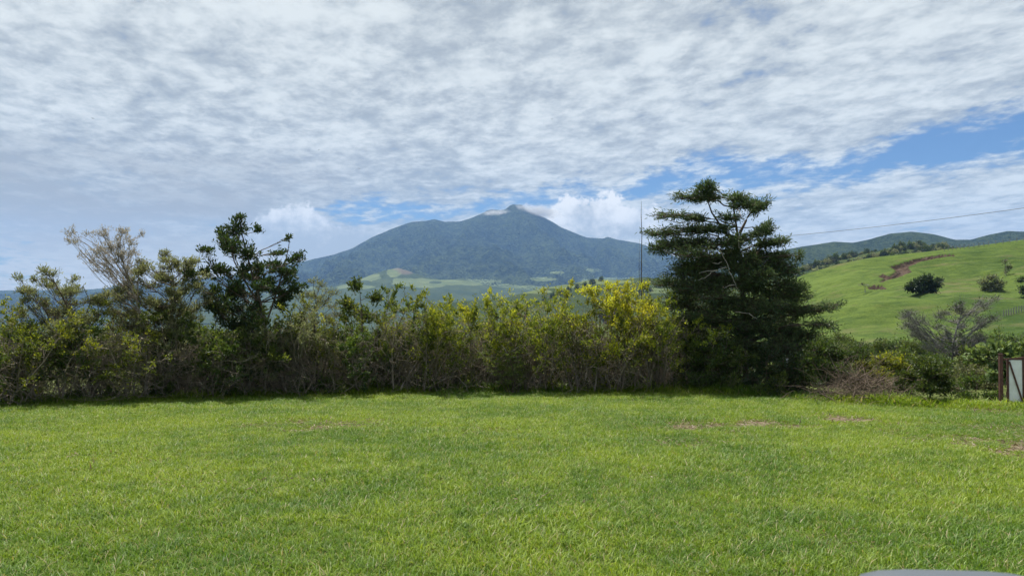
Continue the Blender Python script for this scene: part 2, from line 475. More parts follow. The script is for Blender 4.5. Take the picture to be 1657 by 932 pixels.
def grid_mesh(name, X, Y, Z, attrs=None):
    ny, nx = X.shape
    i = np.arange(nx * ny).reshape(ny, nx)
    Q = np.stack([i[:-1, :-1], i[:-1, 1:], i[1:, 1:], i[1:, :-1]], -1).reshape(-1, 4)
    return mesh_np(name, np.stack([X, Y, Z], -1).reshape(-1, 3), Q, attrs={k: v.ravel() for k, v in (attrs or {}).items()})

# the ground, one sheet out to the horizon
ra = np.concatenate([[0.01], np.geomspace(2, 12600, 150)]); th = np.linspace(0, 2 * np.pi, 193)
RR, TT = np.meshgrid(ra, th, indexing='ij')
GX, GY = RR * np.sin(TT), RR * np.cos(TT)
GZ = ground_z(GX, GY) - 0.07 * sstep(60 - RR, 0, 20)
o = obj('ground', grid_mesh('ground', GX[:, ::-1], GY[:, ::-1], GZ[:, ::-1],
        {'wood': sstep(RR, 60, 160) * 0.8, 'bare': RR * 0}), M['field'])
tag(o, 'rough green field and valley floor beyond the hedge', kind='structure')

# the mown lawn
def on_ground(px, py):
    lo, hi = 2.0, 60.0
    for _ in range(40):
        Y = (lo + hi) / 2; p = at(px, py, Y)
        if p[2] > ground_z(p[0], p[1]): lo = Y
        else: hi = Y
    return at(px, py, lo)
lx = np.arange(-25, 25.01, 0.2); ly = np.arange(-3, 31, 0.2)
LX, LY = np.meshgrid(lx, ly)
LZ = ground_z(LX, LY)
bare = np.zeros_like(LX)
for px, py, rx, ry, k in [(1215, 688, 120, 5, 1.15), (1390, 680, 60, 4, 1.0), (530, 688, 75, 4, 0.75), (605, 684, 30, 3, .5), (1636, 725, 60, 11, 1.3),
                          (1530, 712, 80, 8, 0.6), (1640, 700, 60, 8, 0.55), (1460, 688, 60, 3, 0.5), (1100, 718, 80, 5, 0.35),
                          (1600, 664, 45, 5, 0.6), (900, 810, 90, 8, 0.3), (330, 790, 120, 8, 0.3), (1350, 880, 90, 10, 0.3),
                          (1150, 770, 120, 8, 0.3), (200, 745, 90, 6, 0.3), (760, 700, 90, 4, 0.3)]:
    c = on_ground(px, py); a = rx / ppm(c[1]); b = abs(on_ground(px, py - ry * 1.9)[1] - c[1])
    n = fbm(LX, LY, 0.9, 5, 33) * 1.5
    r = np.hypot((LX - c[0]) / a, (LY - c[1]) / b) + n * 0.9
    bare = np.maximum(bare, k * sstep(r, 1.25, 0.35))
bare = np.clip(bare * (0.70 + 1.15 * fbm(LX, LY, 0.35, 3, 41)), 0, 1)
PXL = 828.5 + F * LX / np.maximum(LY, 0.5)
edge = hedge_Y(np.clip(PXL, -290, 1990))
inside = sstep(edge + 0.9 - LY + fbm(LX, LY, 1.2, 3, 51) * 0.4, -0.2, 0.5)
view = sstep(LY * 0.72 + 3.0 - np.abs(LX), -0.5, 0.5) * sstep(LY, 2.5, 3.5)
tall = 1.0 + (2.0 + 1.6 * fbm(LX, LY, 0.8, 2, 63)) * np.exp(-((LY - edge - 0.1) / 0.50) ** 2) + 0.35 * fbm(LX, LY, 1.6, 3, 61)
lawn = obj('lawn', grid_mesh('lawn', LX, LY, LZ, {'bare': bare, 'grass_amount': inside * view * (1 - bare * 0.93), 'grass_size': tall * (1 - 0.45 * bare)}), M['lawn'])
tag(lawn, 'mown lawn in front of the hedge with a few dry patches', kind='structure')

# its grass: tufts of blades set over the lawn
def grass():
    rng = np.random.default_rng(4)
    Vs, Q, T, ti, off = [], [], [], [], 0
    for k in range(8):
        n = 95
        r = np.sqrt(rng.random(n)) * 0.15; a = rng.random(n) * 2 * np.pi
        base = np.stack([r * np.cos(a), r * np.sin(a), np.full(n, -0.01)], 1)
        az = rng.random(n) * 2 * np.pi; h = rng.uniform(0.026, 0.080, n) * np.where(rng.random(n) < .10, 1.5, 1); bend = rng.uniform(0.3, 1.5, n) * h
        d = np.stack([np.cos(az), np.sin(az), np.zeros(n)], 1); s = np.stack([-np.sin(az), np.cos(az), np.zeros(n)], 1)
        w = rng.uniform(0.0020, 0.0042, n)[:, None]; z = np.array([0, 0, 1.0])
        mid = base + d * (bend * 0.35)[:, None] + z * (h * 0.62)[:, None]
        tip = base + d * bend[:, None] + z * (h * rng.uniform(0.75, 1.05, n))[:, None]
        V = np.stack([base - s * w, base + s * w, mid + s * w * 0.9, mid - s * w * 0.9, tip], 1) + np.array([k * 1.0, -200, 0])
        V[:, :, 0] -= k * 1.0; V[:, :, 1] += 200
        i = off + np.arange(n)[:, None] * 5
        Q.append(i + np.array([0, 1, 2, 3])); T.append(i + np.array([3, 2, 4]))
        Vs.append(V.reshape(-1, 3)); ti.append(np.repeat(rng.random(n), 5)); off += n * 5
    me = mesh_np('grass', np.concatenate(Vs), np.concatenate(Q), np.concatenate(T), {'tint': np.concatenate(ti)}, True)
    idx = me.attributes.new('tuft', 'INT', 'FACE')
    nq = sum(len(q) for q in Q); nf = len(me.polygons)
    ids = np.concatenate([np.repeat(np.arange(8), 95), np.repeat(np.arange(8), 95)]).astype(np.int32)
    idx.data.foreach_set('value', ids)
    g = obj('grass', me, M['grass'])
    tag(g, 'short bright green grass blades growing all over the lawn', 'grass', kind='stuff')
    t = bpy.data.node_groups.new('grass tufts', 'GeometryNodeTree')
    t.interface.new_socket('Geometry', in_out='INPUT', socket_type='NodeSocketGeometry')
    t.interface.new_socket('Geometry', in_out='OUTPUT', socket_type='NodeSocketGeometry')
    nd, ln = t.nodes, t.links
    gi, go = nd.new('NodeGroupInput'), nd.new('NodeGroupOutput')
    oi = nd.new('GeometryNodeObjectInfo'); oi.inputs['Object'].default_value = lawn
    dp = nd.new('GeometryNodeDistributePointsOnFaces'); dp.distribute_method = 'RANDOM'
    def named(n, typ='FLOAT'):
        q = nd.new('GeometryNodeInputNamedAttribute'); q.data_type = typ; q.inputs['Name'].default_value = n
        return q.outputs['Attribute']
    mm = nd.new('ShaderNodeMath'); mm.operation = 'MULTIPLY'; ln.new(named('grass_amount'), mm.inputs[0]); mm.inputs[1].default_value = 74.0
    ln.new(oi.outputs['Geometry'], dp.inputs['Mesh']); ln.new(mm.outputs[0], dp.inputs['Density'])
    sp = nd.new('GeometryNodeSplitToInstances'); sp.domain = 'FACE'
    ln.new(gi.outputs[0], sp.inputs['Geometry']); ln.new(named('tuft', 'INT'), sp.inputs['Group ID'])
    io = nd.new('GeometryNodeInstanceOnPoints'); io.inputs['Pick Instance'].default_value = True
    ln.new(dp.outputs['Points'], io.inputs['Points']); ln.new(sp.outputs[0], io.inputs['Instance'])
    rv = nd.new('FunctionNodeRandomValue'); rv.data_type = 'FLOAT_VECTOR'
    rv.inputs[0].default_value = (-0.12, -0.12, 0); rv.inputs[1].default_value = (0.12, 0.12, 6.283)
    ln.new(rv.outputs[0], io.inputs['Rotation'])
    rs = nd.new('FunctionNodeRandomValue'); rs.data_type = 'FLOAT'
    rs.inputs[2].default_value = 0.75; rs.inputs[3].default_value = 1.3
    ms = nd.new('ShaderNodeMath'); ms.operation = 'MULTIPLY'
    ln.new(rs.outputs[1], ms.inputs[0]); ln.new(named('grass_size'), ms.inputs[1]); ln.new(ms.outputs[0], io.inputs['Scale'])
    ln.new(io.outputs[0], go.inputs[0])
    md = g.modifiers.new('grass tufts', 'NODES'); md.node_group = t
grass()

def litter():
    rng = np.random.default_rng(9)
    w = (bare * view * inside).ravel(); p = w / w.sum(); n = 5200
    i = rng.choice(len(w), n, p=p)
    x, y = LX.ravel()[i] + rng.uniform(-.1, .1, n), LY.ravel()[i] + rng.uniform(-.1, .1, n)
    P = Plant(10)
    pos = np.stack([x, y, ground_z(x, y) + rng.uniform(0.008, 0.045, n)], 1)
    ax = np.stack([rng.normal(0, 1, n), rng.normal(0, 1, n), rng.normal(0, 0.22, n)], 1)
    P.leaves(pos, ax, rng.uniform(0.04, 0.13, n), rng.uniform(0.006, 0.028, n), rng.random(n))
    o = obj('dry_litter', P.leaf_mesh('dry_litter', 2.5), M['litter'])
    tag(o, 'dry brown leaf litter and cut stalks lying in the bare patches of the lawn', 'leaf litter', kind='stuff')
litter()
def weeds():
    rng = np.random.default_rng(19); P = Plant(11)
    w = (view * inside * (1 - bare)).ravel() * sstep(24 - LY, 0, 8).ravel(); i = rng.choice(len(w), 900, p=w / w.sum())
    for j in i:
        x, y = LX.ravel()[j] + rng.uniform(-.1, .1), LY.ravel()[j] + rng.uniform(-.1, .1); n = rng.integers(4, 9); a = rng.random(n) * 6.283
        ax = np.stack([np.cos(a), np.sin(a), rng.uniform(0.25, 0.9, n)], 1); k = rng.uniform(0.6, 1.3)
        P.leaves(np.repeat([[x, y, float(ground_z(x, y)) + 0.02]], n, 0), ax, rng.uniform(0.05, 0.09, n) * k, rng.uniform(0.018, 0.034, n) * k, np.clip(rng.normal(0.6, 0.2, n), 0, 1))
    tag(obj('lawn_weeds', P.leaf_mesh('lawn_weeds', 3.0), M['fern']), 'small broad leaved weeds dotted through the lawn', 'weeds', kind='stuff')
weeds()

# hills with a skyline, each a body of land with a front and a back slope
def ridge_fn(prof, Y0, front, back, zbase, pw=1.15, rough=(), taper=True):
    pr = np.array(prof, float)
    xs = np.array([at(p, q, Y0)[0] for p, q in pr]); zs = np.array([at(p, q, Y0)[2] for p, q in pr])
    def fn(x, y):
        x = np.asarray(x, float); y = np.asarray(y, float)
        zt = np.interp(x, xs, zs)
        t = np.where(y < Y0, np.clip((Y0 - y) / front, 0, 1), np.clip((y - Y0) / back, 0, 1))
        f = (1 - t) ** pw
        z = zbase + (zt - zbase) * f
        k = np.clip(t * 5, 0, 1) * (1 - t) ** 0.7
        for sx, sy, amp, oc, sd, ridged in rough:
            n = fbm(x / sx, y / sy, 1.0, oc, sd)
            if ridged: n = 0.15 - 2.2 * np.abs(n) ** 0.9
            z = z + n * amp * (k if ridged else (0.15 + 0.85 * k))
        return z
    return fn
def ridge(name, fn, Y0, front, back, px0, px1, nx, ny, mat, label, attrs=None):
    x = np.linspace((px0 - 828.5) / F * Y0, (px1 - 828.5) / F * Y0, nx)
    yf = Y0 - front * np.linspace(1, 0, int(ny * 0.8)) ** 1.0
    y = np.concatenate([yf, Y0 + back * np.linspace(0, 1, ny - len(yf) + 1)[1:]])
    X, Y = np.meshgrid(x, y); Z = fn(X, Y)
    at_ = {k: f(X, Y, Z) for k, f in (attrs or {}).items()}
    return tag(obj(name, grid_mesh(name, X, Y, Z, at_), mat), label, kind='structure')

def blobs(lst, Y, nscale, seed):
    """patches of colour on the land, given where they lie in the photograph"""
    def f(X, Yg, Z):
        px = 828.5 + F * X / Yg; py = 490 - F * (Z - EYE) / Yg
        v = np.zeros_like(X)
        for a, b, rx, ry in lst:
            r = np.hypot((px - a) / rx, (py - b) / ry) + fbm(X, Yg, nscale, 3, seed) * 0.5
            v = np.maximum(v, sstep(r, 1.3, 0.6))
        return v
    return f

MT = [(-900, 480), (-300, 476), (0, 470), (150, 468), (330, 452), (430, 437), (500, 421), (540, 412), (570, 402), (600, 385), (640, 368), (665, 359.5),
      (690, 357.5), (703, 355), (720, 359), (745, 358.5), (765, 352), (780, 345.5), (788, 341), (797, 338.8), (808, 340), (817, 339.8), (822, 335.5), (826, 332.2), (832, 330.8), (838, 332), (844, 331.6), (850, 336), (856, 339), (862, 344), (875, 349), (890, 357), (910, 369), (940, 381), (950, 384.5), (975, 386), (983, 383.5), (1000, 388), (1035, 394),
      (1075, 409), (1120, 425), (1200, 440), (1300, 450), (1657, 458), (2600, 478)]
mfn = ridge_fn(MT, 9000, 4800, 3500, -90, 1.25, [(560, 1700, 240, 4, 71, True), (210, 460, 95, 4, 75, True), (70, 70, 26, 4, 79, False)])
ridge('mountain', mfn, 9000, 4800, 3500, -420, 1760, 700, 280, M['mountain'], 'forested blue green volcano with cloud on its summit',
      {'pasture': blobs([(1005, 455, 60, 7), (800, 468, 90, 8), (880, 452, 30, 4), (470, 470, 60, 8), (1090, 455, 40, 8), (560, 470, 60, 6), (900, 441, 14, 3), (960, 437, 16, 3), (770, 455, 40, 3)], 9000, 300, 81),
       'bare': lambda X, Y, Z: X * 0})
FT = [(300, 492), (470, 473), (540, 464), (580, 453), (600, 445), (625, 437), (645, 433.5), (662, 439), (690, 449), (720, 453), (748, 450.5), (775, 458),
      (800, 464), (880, 470), (1000, 480), (1200, 492)]
ffn = ridge_fn(FT, 5200, 1500, 900, -95, 1.1, [(260, 420, 14, 4, 91, True), (30, 30, 3, 3, 95, False)])
ridge('foothill', ffn, 5200, 1500, 900, 300, 1200, 320, 110, M['far_pasture'], 'pale green pasture hill with a bare brown top below the volcano',
      {'wood': lambda X, Y, Z: 1 - blobs([(596, 449, 22, 7), (665, 456, 36, 7), (637, 441, 13, 7), (730, 457, 34, 4), (765, 458, 22, 4), (575, 464, 34, 4), (690, 462, 30, 4)], 5200, 160, 97)(X, Y, Z) * (1 - blobs([(612, 438, 10, 3), (672, 447, 9, 4), (620, 456, 14, 4), (705, 457, 10, 2.5)], 5200, 120, 98)(X, Y, Z)),
       'bare': blobs([(657, 439, 13, 6), (645, 435, 8, 3)], 5200, 120, 99)})
RT = [(900, 492), (1040, 470), (1100, 452), (1180, 430), (1250, 408), (1280, 402), (1320, 396), (1350, 391), (1380, 393), (1405, 388), (1440, 378), (1475, 375),
      (1510, 379), (1545, 388), (1570, 388), (1600, 380), (1630, 374), (1657, 375), (1750, 368), (1900, 395), (2200, 420)]
rfn = ridge_fn(RT, 3400, 1500, 1200, -60, 1.0, [(230, 420, 24, 4, 111, True), (60, 60, 7, 3, 113, False), (16, 16, 4, 2, 115, False)])
ridge('forested_ridge', rfn, 3400, 1500, 1200, 900, 2100, 420, 170, M['ridge'], 'dark blue green forested ridge behind the pasture hill')
LT = [(700, 492), (820, 481), (880, 466), (930, 458), (960, 452), (1000, 453), (1040, 449), (1075, 452), (1150, 448), (1250, 446), (1300, 436), (1400, 420), (1440, 412), (1500, 410), (1700, 405), (1900, 420)]
lfn = ridge_fn(LT, 1500, 700, 500, -45, 1.0, [(120, 160, 7, 4, 121, True), (20, 20, 2.2, 3, 123, False)])
ridge('lower_hill', lfn, 1500, 700, 500, 700, 1850, 360, 130, M['far_pasture'], 'low hill of pasture and scrub between hedge and volcano',
      {'wood': lambda X, Y, Z: 1 - blobs([(905, 463, 40, 3.5), (955, 456, 45, 4), (1010, 456, 18, 2.5), (1080, 470, 40, 4), (1300, 440, 40, 5), (1345, 428, 30, 4), (1250, 462, 40, 6), (860, 472, 30, 3)], 1500, 60, 127)(X, Y, Z),
       'bare': lambda X, Y, Z: X * 0})

# the green pasture hill on the right
HY = 290.0
HT = [(820, 590), (1020, 540), (1120, 505), (1200, 480), (1270, 456), (1305, 443), (1350, 429), (1400, 419), (1450, 412.5), (1500, 407), (1550, 402), (1600, 396), (1657, 388), (1800, 372), (2000, 362), (2400, 380)]
hfn0 = ridge_fn(HT, HY, 165, 120, -9, 1.0, [(50, 110, 5.0, 4, 131, True), (15, 9, 1.5, 4, 133, False), (5, 2.0, 0.34, 3, 134, False)])
def gsl(x, y, px, Y, sx, sy, amp):
    c = (px - 828.5) / F * Y
    return amp * np.exp(-((x - c) / sx) ** 2 - ((y - Y) / sy) ** 2)
SCAR = [(1444, 431), (1462, 425), (1483, 418.5), (1510, 413.5), (1535, 411), (1546, 413.5), (1515, 417), (1488, 423), (1466, 432), (1474, 439), (1456, 447),
        (1427, 455), (1435, 450), (1419, 444.5), (1441, 445.5), (1453, 438)]
SCAR2 = [(1406, 464), (1414, 461.5), (1428, 463), (1434, 466), (1422, 466.5), (1410, 466)]
def poly_in(px, py, pts):
    c = np.zeros(np.shape(px), bool)
    for (x0, y0), (x1, y1) in zip(pts, pts[1:] + pts[:1]):
        if y0 == y1: continue
        k = ((y0 > py) != (y1 > py)) & (px < (x1 - x0) * (py - y0) / (y1 - y0) + x0)
        c ^= k
    return c
def hfn(x, y):
    z = hfn0(x, y)
    z = z + gsl(x, y, 1375, 205, 17, 20, 4.2) - gsl(x, y, 1335, 236, 20, 11, 3.4) + gsl(x, y, 1580, 195, 30, 16, 1.8) - gsl(x, y, 1500, 180, 22, 9, 1.0)
    return z
def on_fn(fn, px, py, y0, y1):
    for Y in np.linspace(y0, y1, 1500):
        p = at(px, py, Y)
        if fn(p[0], p[1]) >= p[2]: return np.array([p[0], p[1], float(fn(p[0], p[1]))])
    p = at(px, py, y1); return np.array([p[0], p[1], float(fn(p[0], p[1]))])
def ground_any(px, py): return on_fn(lambda x, y: np.maximum(hfn(x, y), ground_z(x, y)), px, py, 20, HY)

def scar_mask(X, Y, Z):
    px = 828.5 + F * X / Y; py = 490 - F * (Z - EYE) / Y
    j = fbm(X, Y, 3.0, 3, 141) * 1.6; j2 = fbm(X, Y, 2.2, 3, 145) * 1.1
    return (poly_in(px + j, py + j2, SCAR) | poly_in(px + j, py + j2, SCAR2)).astype(float)
def pasture_hill():
    x = np.linspace((880 - 828.5) / F * HY, (2050 - 828.5) / F * HY, 360)
    y = np.concatenate([np.linspace(HY - 165, HY, 290), HY + np.linspace(0, 120, 40)[1:]])
    X, Y = np.meshgrid(x, y); Z = hfn(X, Y)
    m = scar_mask(X, Y, Z)
    sm = m.copy()
    for _ in range(1):
        sm = (sm + np.roll(sm, 1, 0) + np.roll(sm, -1, 0) + np.roll(sm, 1, 1) + np.roll(sm, -1, 1)) / 5
    Z2 = Z - sm * 1.5 + m * fbm(X, Y, 2.0, 3, 147) * 0.5
    wood = sstep(-Y, -(HY - 112), -(HY - 140)) * 0.9
    me = grid_mesh('pasture_hill', X, Y, Z2, {'wood': wood, 'bare': X * 0})
    tag(obj('pasture_hill', me, M['pasture']), 'bright green grazed hillside rising to the right', kind='structure')
    # the soil laid bare by the slip, a rough sheet lying in the hollow
    sel = np.argwhere((m[:-1, :-1] + m[1:, :-1] + m[:-1, 1:] + m[1:, 1:]) >= 1)
    vid, V, Q = {}, [], []
    for i, j in sel:
        q = []
        for a, b in ((i, j), (i, j + 1), (i + 1, j + 1), (i + 1, j)):
            if (a, b) not in vid:
                vid[(a, b)] = len(V); V.append((X[a, b], Y[a, b], Z2[a, b] + (0.10 if m[a, b] else 0.02)))
            q.append(vid[(a, b)])
        Q.append(q)
    tag(obj('landslide_scar', mesh_np('landslide_scar', V, Q, smooth=False), M['soil']), 'red brown landslip scar across the green hillside', kind='structure')
pasture_hill()


# ------------------------------------------------------------------ plants
def tipleaves(P, pts, n, L, W, tint, spread=0.8, up=0.2, t0=0.35, dirw=0.9, jit=0.03):
    """n leaves along the outer part of a twig"""
    rng = P.rng
    n = int(n)
    if n <= 0: return
    t = rng.uniform(t0, 1, n) * (len(pts) - 1)
    i = np.minimum(t.astype(int), len(pts) - 2); f = (t - i)[:, None]
    pos = pts[i] * (1 - f) + pts[i + 1] * f + rng.normal(0, jit, (n, 3))
    d = nrm(pts[-1] - pts[0])
    ax = d * dirw + rng.normal(0, spread, (n, 3)) + np.array([0, 0, up])
    sc = rng.uniform(0.7, 1.25, n)
    P.leaves(pos, ax, L * sc, W * sc, np.clip(tint + rng.normal(0, 0.17, n), 0, 1))

def shrub(seed, H=2.9, stems=9, spread=0.45, leaf=(0.085, 0.042), leaf_lo=1.0, leaf_hi=2.3, nleaf=22, tint0=0.25, tint1=0.9, twigs=420, lean=0.22, kids=(6, 6)):
    """upright many-stemmed hedge shrub"""
    P = Plant(seed); rng = P.rng
    for s in range(stems):
        a = rng.random() * 6.283; r = spread * math.sqrt(rng.random())
        b = np.array([r * math.cos(a), r * math.sin(a) * 0.8, -0.05])
        ln = lean * rng.uniform(0.2, 1.8)
        d = np.array([math.cos(a) * ln, math.sin(a) * ln, 1]) + rng.normal(0, 0.16, 3)
        L = H * rng.uniform(0.48, 0.88); r0 = rng.uniform(0.012, 0.034)
        pts, dd = P.path(b, d, L, 8, 0.17, 0.02)
        P.chain(pts, np.linspace(r0, 0.005, 8))
        for _ in range(kids[0]):
            t = rng.uniform(0.22, 1.0) * 6.99; i = int(t)
            q = pts[i] * (1 - t + i) + pts[i + 1] * (t - i)
            d1 = nrm(pts[i + 1] - pts[i]) * 0.8 + nrm(rng.normal(0, 1, 3)) * 0.85
            p1, _ = P.path(q, d1, rng.uniform(0.4, 0.95) * H / 2.9, 6, 0.22, 0.05)
            P.chain(p1, np.linspace(0.008, 0.003, 6))
            full = rng.choice([0.15, 0.5, 1.0, 1.5, 2.0]); tn = rng.normal(0, 0.13)
            for _ in range(kids[1]):
                t = rng.uniform(0.15, 1.0) * 4.99; i = int(t)
                q = p1[i] * (1 - t + i) + p1[i + 1] * (t - i)
                d2 = nrm(p1[i + 1] - p1[i]) * 0.7 + nrm(rng.normal(0, 1, 3)) * 0.9
                p2, _ = P.path(q, d2, rng.uniform(0.15, 0.40), 4, 0.22, 0.06)
                P.chain(p2, np.linspace(0.004, 0.0022, 4))
                z = p2[-1][2]
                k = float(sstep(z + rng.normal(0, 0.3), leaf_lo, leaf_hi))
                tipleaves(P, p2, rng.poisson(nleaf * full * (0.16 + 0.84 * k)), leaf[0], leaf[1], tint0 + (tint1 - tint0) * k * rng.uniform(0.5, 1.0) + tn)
    for _ in range(twigs):                      # fine dead twigs that fill the lower half
        a = rng.random() * 6.283; r = (spread + 0.38) * math.sqrt(rng.random())
        z = rng.uniform(0.0, 0.5) * H
        p, _ = P.path((r * math.cos(a), r * math.sin(a) * 0.8, z), rng.normal(0, 0.6, 3) + np.array([0, 0, 0.8]), rng.uniform(0.3, 0.9), 5, 0.28)
        P.chain(p, np.linspace(0.006, 0.0028, 5))
    return P

def bush(seed, rx=1.0, H=1.4, n=70, leaf=(0.09, 0.05), nleaf=30, tint=0.5, wood=0.012, hollow=0.35, top=1.0):
    """rounded leafy bush"""
    P = Plant(seed); rng = P.rng
    for _ in range(n):
        v = nrm(rng.normal(0, 1, 3)); v[2] = abs(v[2]) * top
        r = rng.uniform(hollow, 1.0) ** 0.6 * (1 + 0.25 * math.sin(v[0] * 5 + seed) * math.cos(v[1] * 4))
        e = np.array([v[0] * rx * r, v[1] * rx * r, 0.12 * H + v[2] * H * 0.88 * r])
        st = np.array([rng.normal(0, 0.06 * rx), rng.normal(0, 0.06 * rx), -0.03])
        pts = P.limb(st, e, wood, wood * 0.3, 0.0, 6)
        sp = 0.16 * rx
        for _ in range(4):
            e2 = pts[-1] + rng.normal(0, sp, 3); p2 = P.limb(pts[rng.integers(2, 5)], e2, wood * 0.35, wood * 0.2, 0.0, 4)
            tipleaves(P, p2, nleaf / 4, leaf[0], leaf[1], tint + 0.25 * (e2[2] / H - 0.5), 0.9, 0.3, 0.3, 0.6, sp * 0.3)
    return P

def plant_thing(name, P, loc, label, cat, wood, leaf, group=None, wname='stem', lname='foliage', flat=0.0):
    t = empty(name, loc, label, cat, group)
    obj(wname, P.wood_mesh(name + '_' + wname), wood, t)
    if P.lv: obj(lname, P.leaf_mesh(name + '_' + lname, flat), leaf, t)
    return t

def padtree(seed, Y, trunk, pads, r0, leaf, per, tint, dens=1.0, depth=0.9, twig=0.005, sag=0.05, droop=0.0, spread=0.8, up=0.2, dirw=0.9, limb_r=0.25,
            stems=None, base=None, follow=0.35, layer=False, jit=0.03, tvar=0.1, rise=0.45):
    """a tree whose trunk and leaf masses stand where the photograph has them; masses are real ellipsoids of twigs in depth"""
    P = Plant(seed); rng = P.rng; k = Y / F
    tp = np.array([at(a, b, Y) for a, b in trunk])
    if base is None: base = tp[0]
    org = np.array([base[0], base[1], base[2]])
    tp = tp - org; tp[0, 2] -= 0.1
    tp[1:, 1] += np.cumsum(rng.normal(0, 0.05, len(tp) - 1))
    # smooth the trunk
    tt = np.linspace(0, len(tp) - 1, 14); ii = np.minimum(tt.astype(int), len(tp) - 2); ff = (tt - ii)[:, None]
    tr = tp[ii] * (1 - ff) + tp[ii + 1] * ff
    tr[1:-1] = (tr[:-2] + tr[1:-1] * 2 + tr[2:]) / 4
    P.chain(tr, r0 * (np.linspace(1, 0.16, 14)) * np.where(np.arange(14) == 0, 1.35, 1))
    for st in (stems or []):
        q = np.array([at(a, b, Y) for a, b in st]) - org; q[0, 2] -= 0.1; q[1:, 1] += rng.normal(0, 0.12)
        tt = np.linspace(0, len(q) - 1, 9); ii = np.minimum(tt.astype(int), len(q) - 2); ff = (tt - ii)[:, None]
        P.chain(q[ii] * (1 - ff) + q[ii + 1] * ff, np.linspace(r0 * 0.5, r0 * 0.12, 9))
    for pad in pads:
        a, b, rx, ry = pad[:4]
        tl = pad[4] if len(pad) > 4 else 0.0
        dn = pad[5] if len(pad) > 5 else 1.0
        c = at(a, b, Y) - org; RX, RZ = rx * k, ry * k
        RY = max(RX * depth, RZ * 0.8) if not layer else max(RX * depth, 0.25)
        c[1] += rng.normal(0, 1) * depth * 0.45
        # limb from the trunk, leaving below the mass
        h = c[2] - abs(c[0]) * follow
        j = int(np.argmin(np.abs(tr[:, 2] - h))); j = max(2, min(j, 13))
        L = np.linalg.norm(c - tr[j])
        lr = max(0.010, min(r0 * limb_r, 0.013 * L + 0.006))
        main = P.limb(tr[j], c, lr, lr * 0.35, sag, 7)
        n = int(max(8, dens * dn * 72 * (RX * RZ * math.sqrt(RY / RX + .2)) ** 0.75 / 0.12 ** 0.75))
        for _ in range(n):
            v = nrm(rng.normal(0, 1, 3)) * (rng.random() ** 0.5 * 1.12)
            e = c + np.array([v[0] * RX, v[1] * RY, v[2] * RZ + tl * v[0] * RX])
            s0 = main[rng.integers(3, 7)] if rng.random() < 0.35 else c + np.array([v[0] * RX * .35, v[1] * RY * .35, v[2] * RZ * .2 - rise * RZ])
            p2 = P.limb(s0, e, twig * 1.6, twig * 0.7, 0.04, 4)
            ln = p2.copy()
            if droop: ln[-1, 2] -= droop
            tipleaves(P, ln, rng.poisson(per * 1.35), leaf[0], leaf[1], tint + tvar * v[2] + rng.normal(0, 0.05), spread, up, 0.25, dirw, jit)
    return P, org

def fill(poly, step, rx, ry, seed, jit=0.35):
    """leaf masses spread through an outline"""
    rng = np.random.default_rng(seed); P = np.array(poly, float); out = []
    x0, y0 = P.min(0); x1, y1 = P.max(0)
    for yy in np.arange(y0, y1 + 1, step * 0.75):
        for xx in np.arange(x0, x1 + 1, step):
            x, y = xx + rng.normal(0, jit * step), yy + rng.normal(0, jit * step * 0.7)
            if poly_in(np.array(x), np.array(y), poly): out.append((x, y, rx * rng.uniform(.7, 1.3), ry * rng.uniform(.7, 1.3), 0.0, rng.uniform(.5, 1.3)))
    return out

def hedge_pos(px, back=0.0):
    Y = float(hedge_Y(px)) + back; p = at(px, 600, Y)
    return np.array([p[0], p[1], float(ground_z(p[0], p[1])) - 0.03])

# --- the hedge: prototypes of its plain shrubs, then copies along the fence line
rng0 = random.Random(11)
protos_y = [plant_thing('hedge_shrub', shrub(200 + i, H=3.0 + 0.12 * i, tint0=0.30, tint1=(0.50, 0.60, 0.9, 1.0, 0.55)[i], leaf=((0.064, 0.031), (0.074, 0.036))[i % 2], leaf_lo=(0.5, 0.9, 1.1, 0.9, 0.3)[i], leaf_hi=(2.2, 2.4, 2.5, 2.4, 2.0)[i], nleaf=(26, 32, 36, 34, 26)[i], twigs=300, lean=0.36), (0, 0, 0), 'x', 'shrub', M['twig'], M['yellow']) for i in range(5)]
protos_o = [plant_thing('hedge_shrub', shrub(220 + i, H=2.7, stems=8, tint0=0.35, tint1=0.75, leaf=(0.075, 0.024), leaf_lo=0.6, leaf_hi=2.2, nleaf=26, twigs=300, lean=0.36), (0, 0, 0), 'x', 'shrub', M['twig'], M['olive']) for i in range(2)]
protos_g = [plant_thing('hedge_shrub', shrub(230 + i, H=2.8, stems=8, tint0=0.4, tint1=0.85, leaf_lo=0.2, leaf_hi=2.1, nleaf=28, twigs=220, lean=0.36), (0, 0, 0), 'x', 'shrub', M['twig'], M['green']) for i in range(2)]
def near(px):
    return ('under the leftmost olive tree' if px < 150 else 'by the dry pale topped tree' if px < 310 else 'by the dark broadleaf tree' if px < 480 else
            'left of the feathery sapling' if px < 800 else 'right of the feathery sapling' if px < 1060 else 'beside the conifer')
used = set()
def place(protos, px, back, top, label, group, rz=None, wide=1.0, which=None):
    """top: row of the photograph that the shrub's tip reaches"""
    p = hedge_pos(px, back)
    pr = protos[rng0.randrange(len(protos))] if which is None else protos[which]
    H = 2.74
    h = at(px, top, p[1])[2] - p[2]
    s = h / H
    sc = ((s * 0.5 + 0.5) * wide, (s * 0.5 + 0.5) * wide, s)
    rz = rng0.uniform(0, 6.28) if rz is None else rz
    if pr.name not in used:
        used.add(pr.name); pr.location = [float(c) for c in p]; pr.rotation_euler = (0, 0, rz); pr.scale = sc
        tag(pr, label, 'shrub', group); return pr
    return copy_tree(pr, p, rz, sc, label, group)

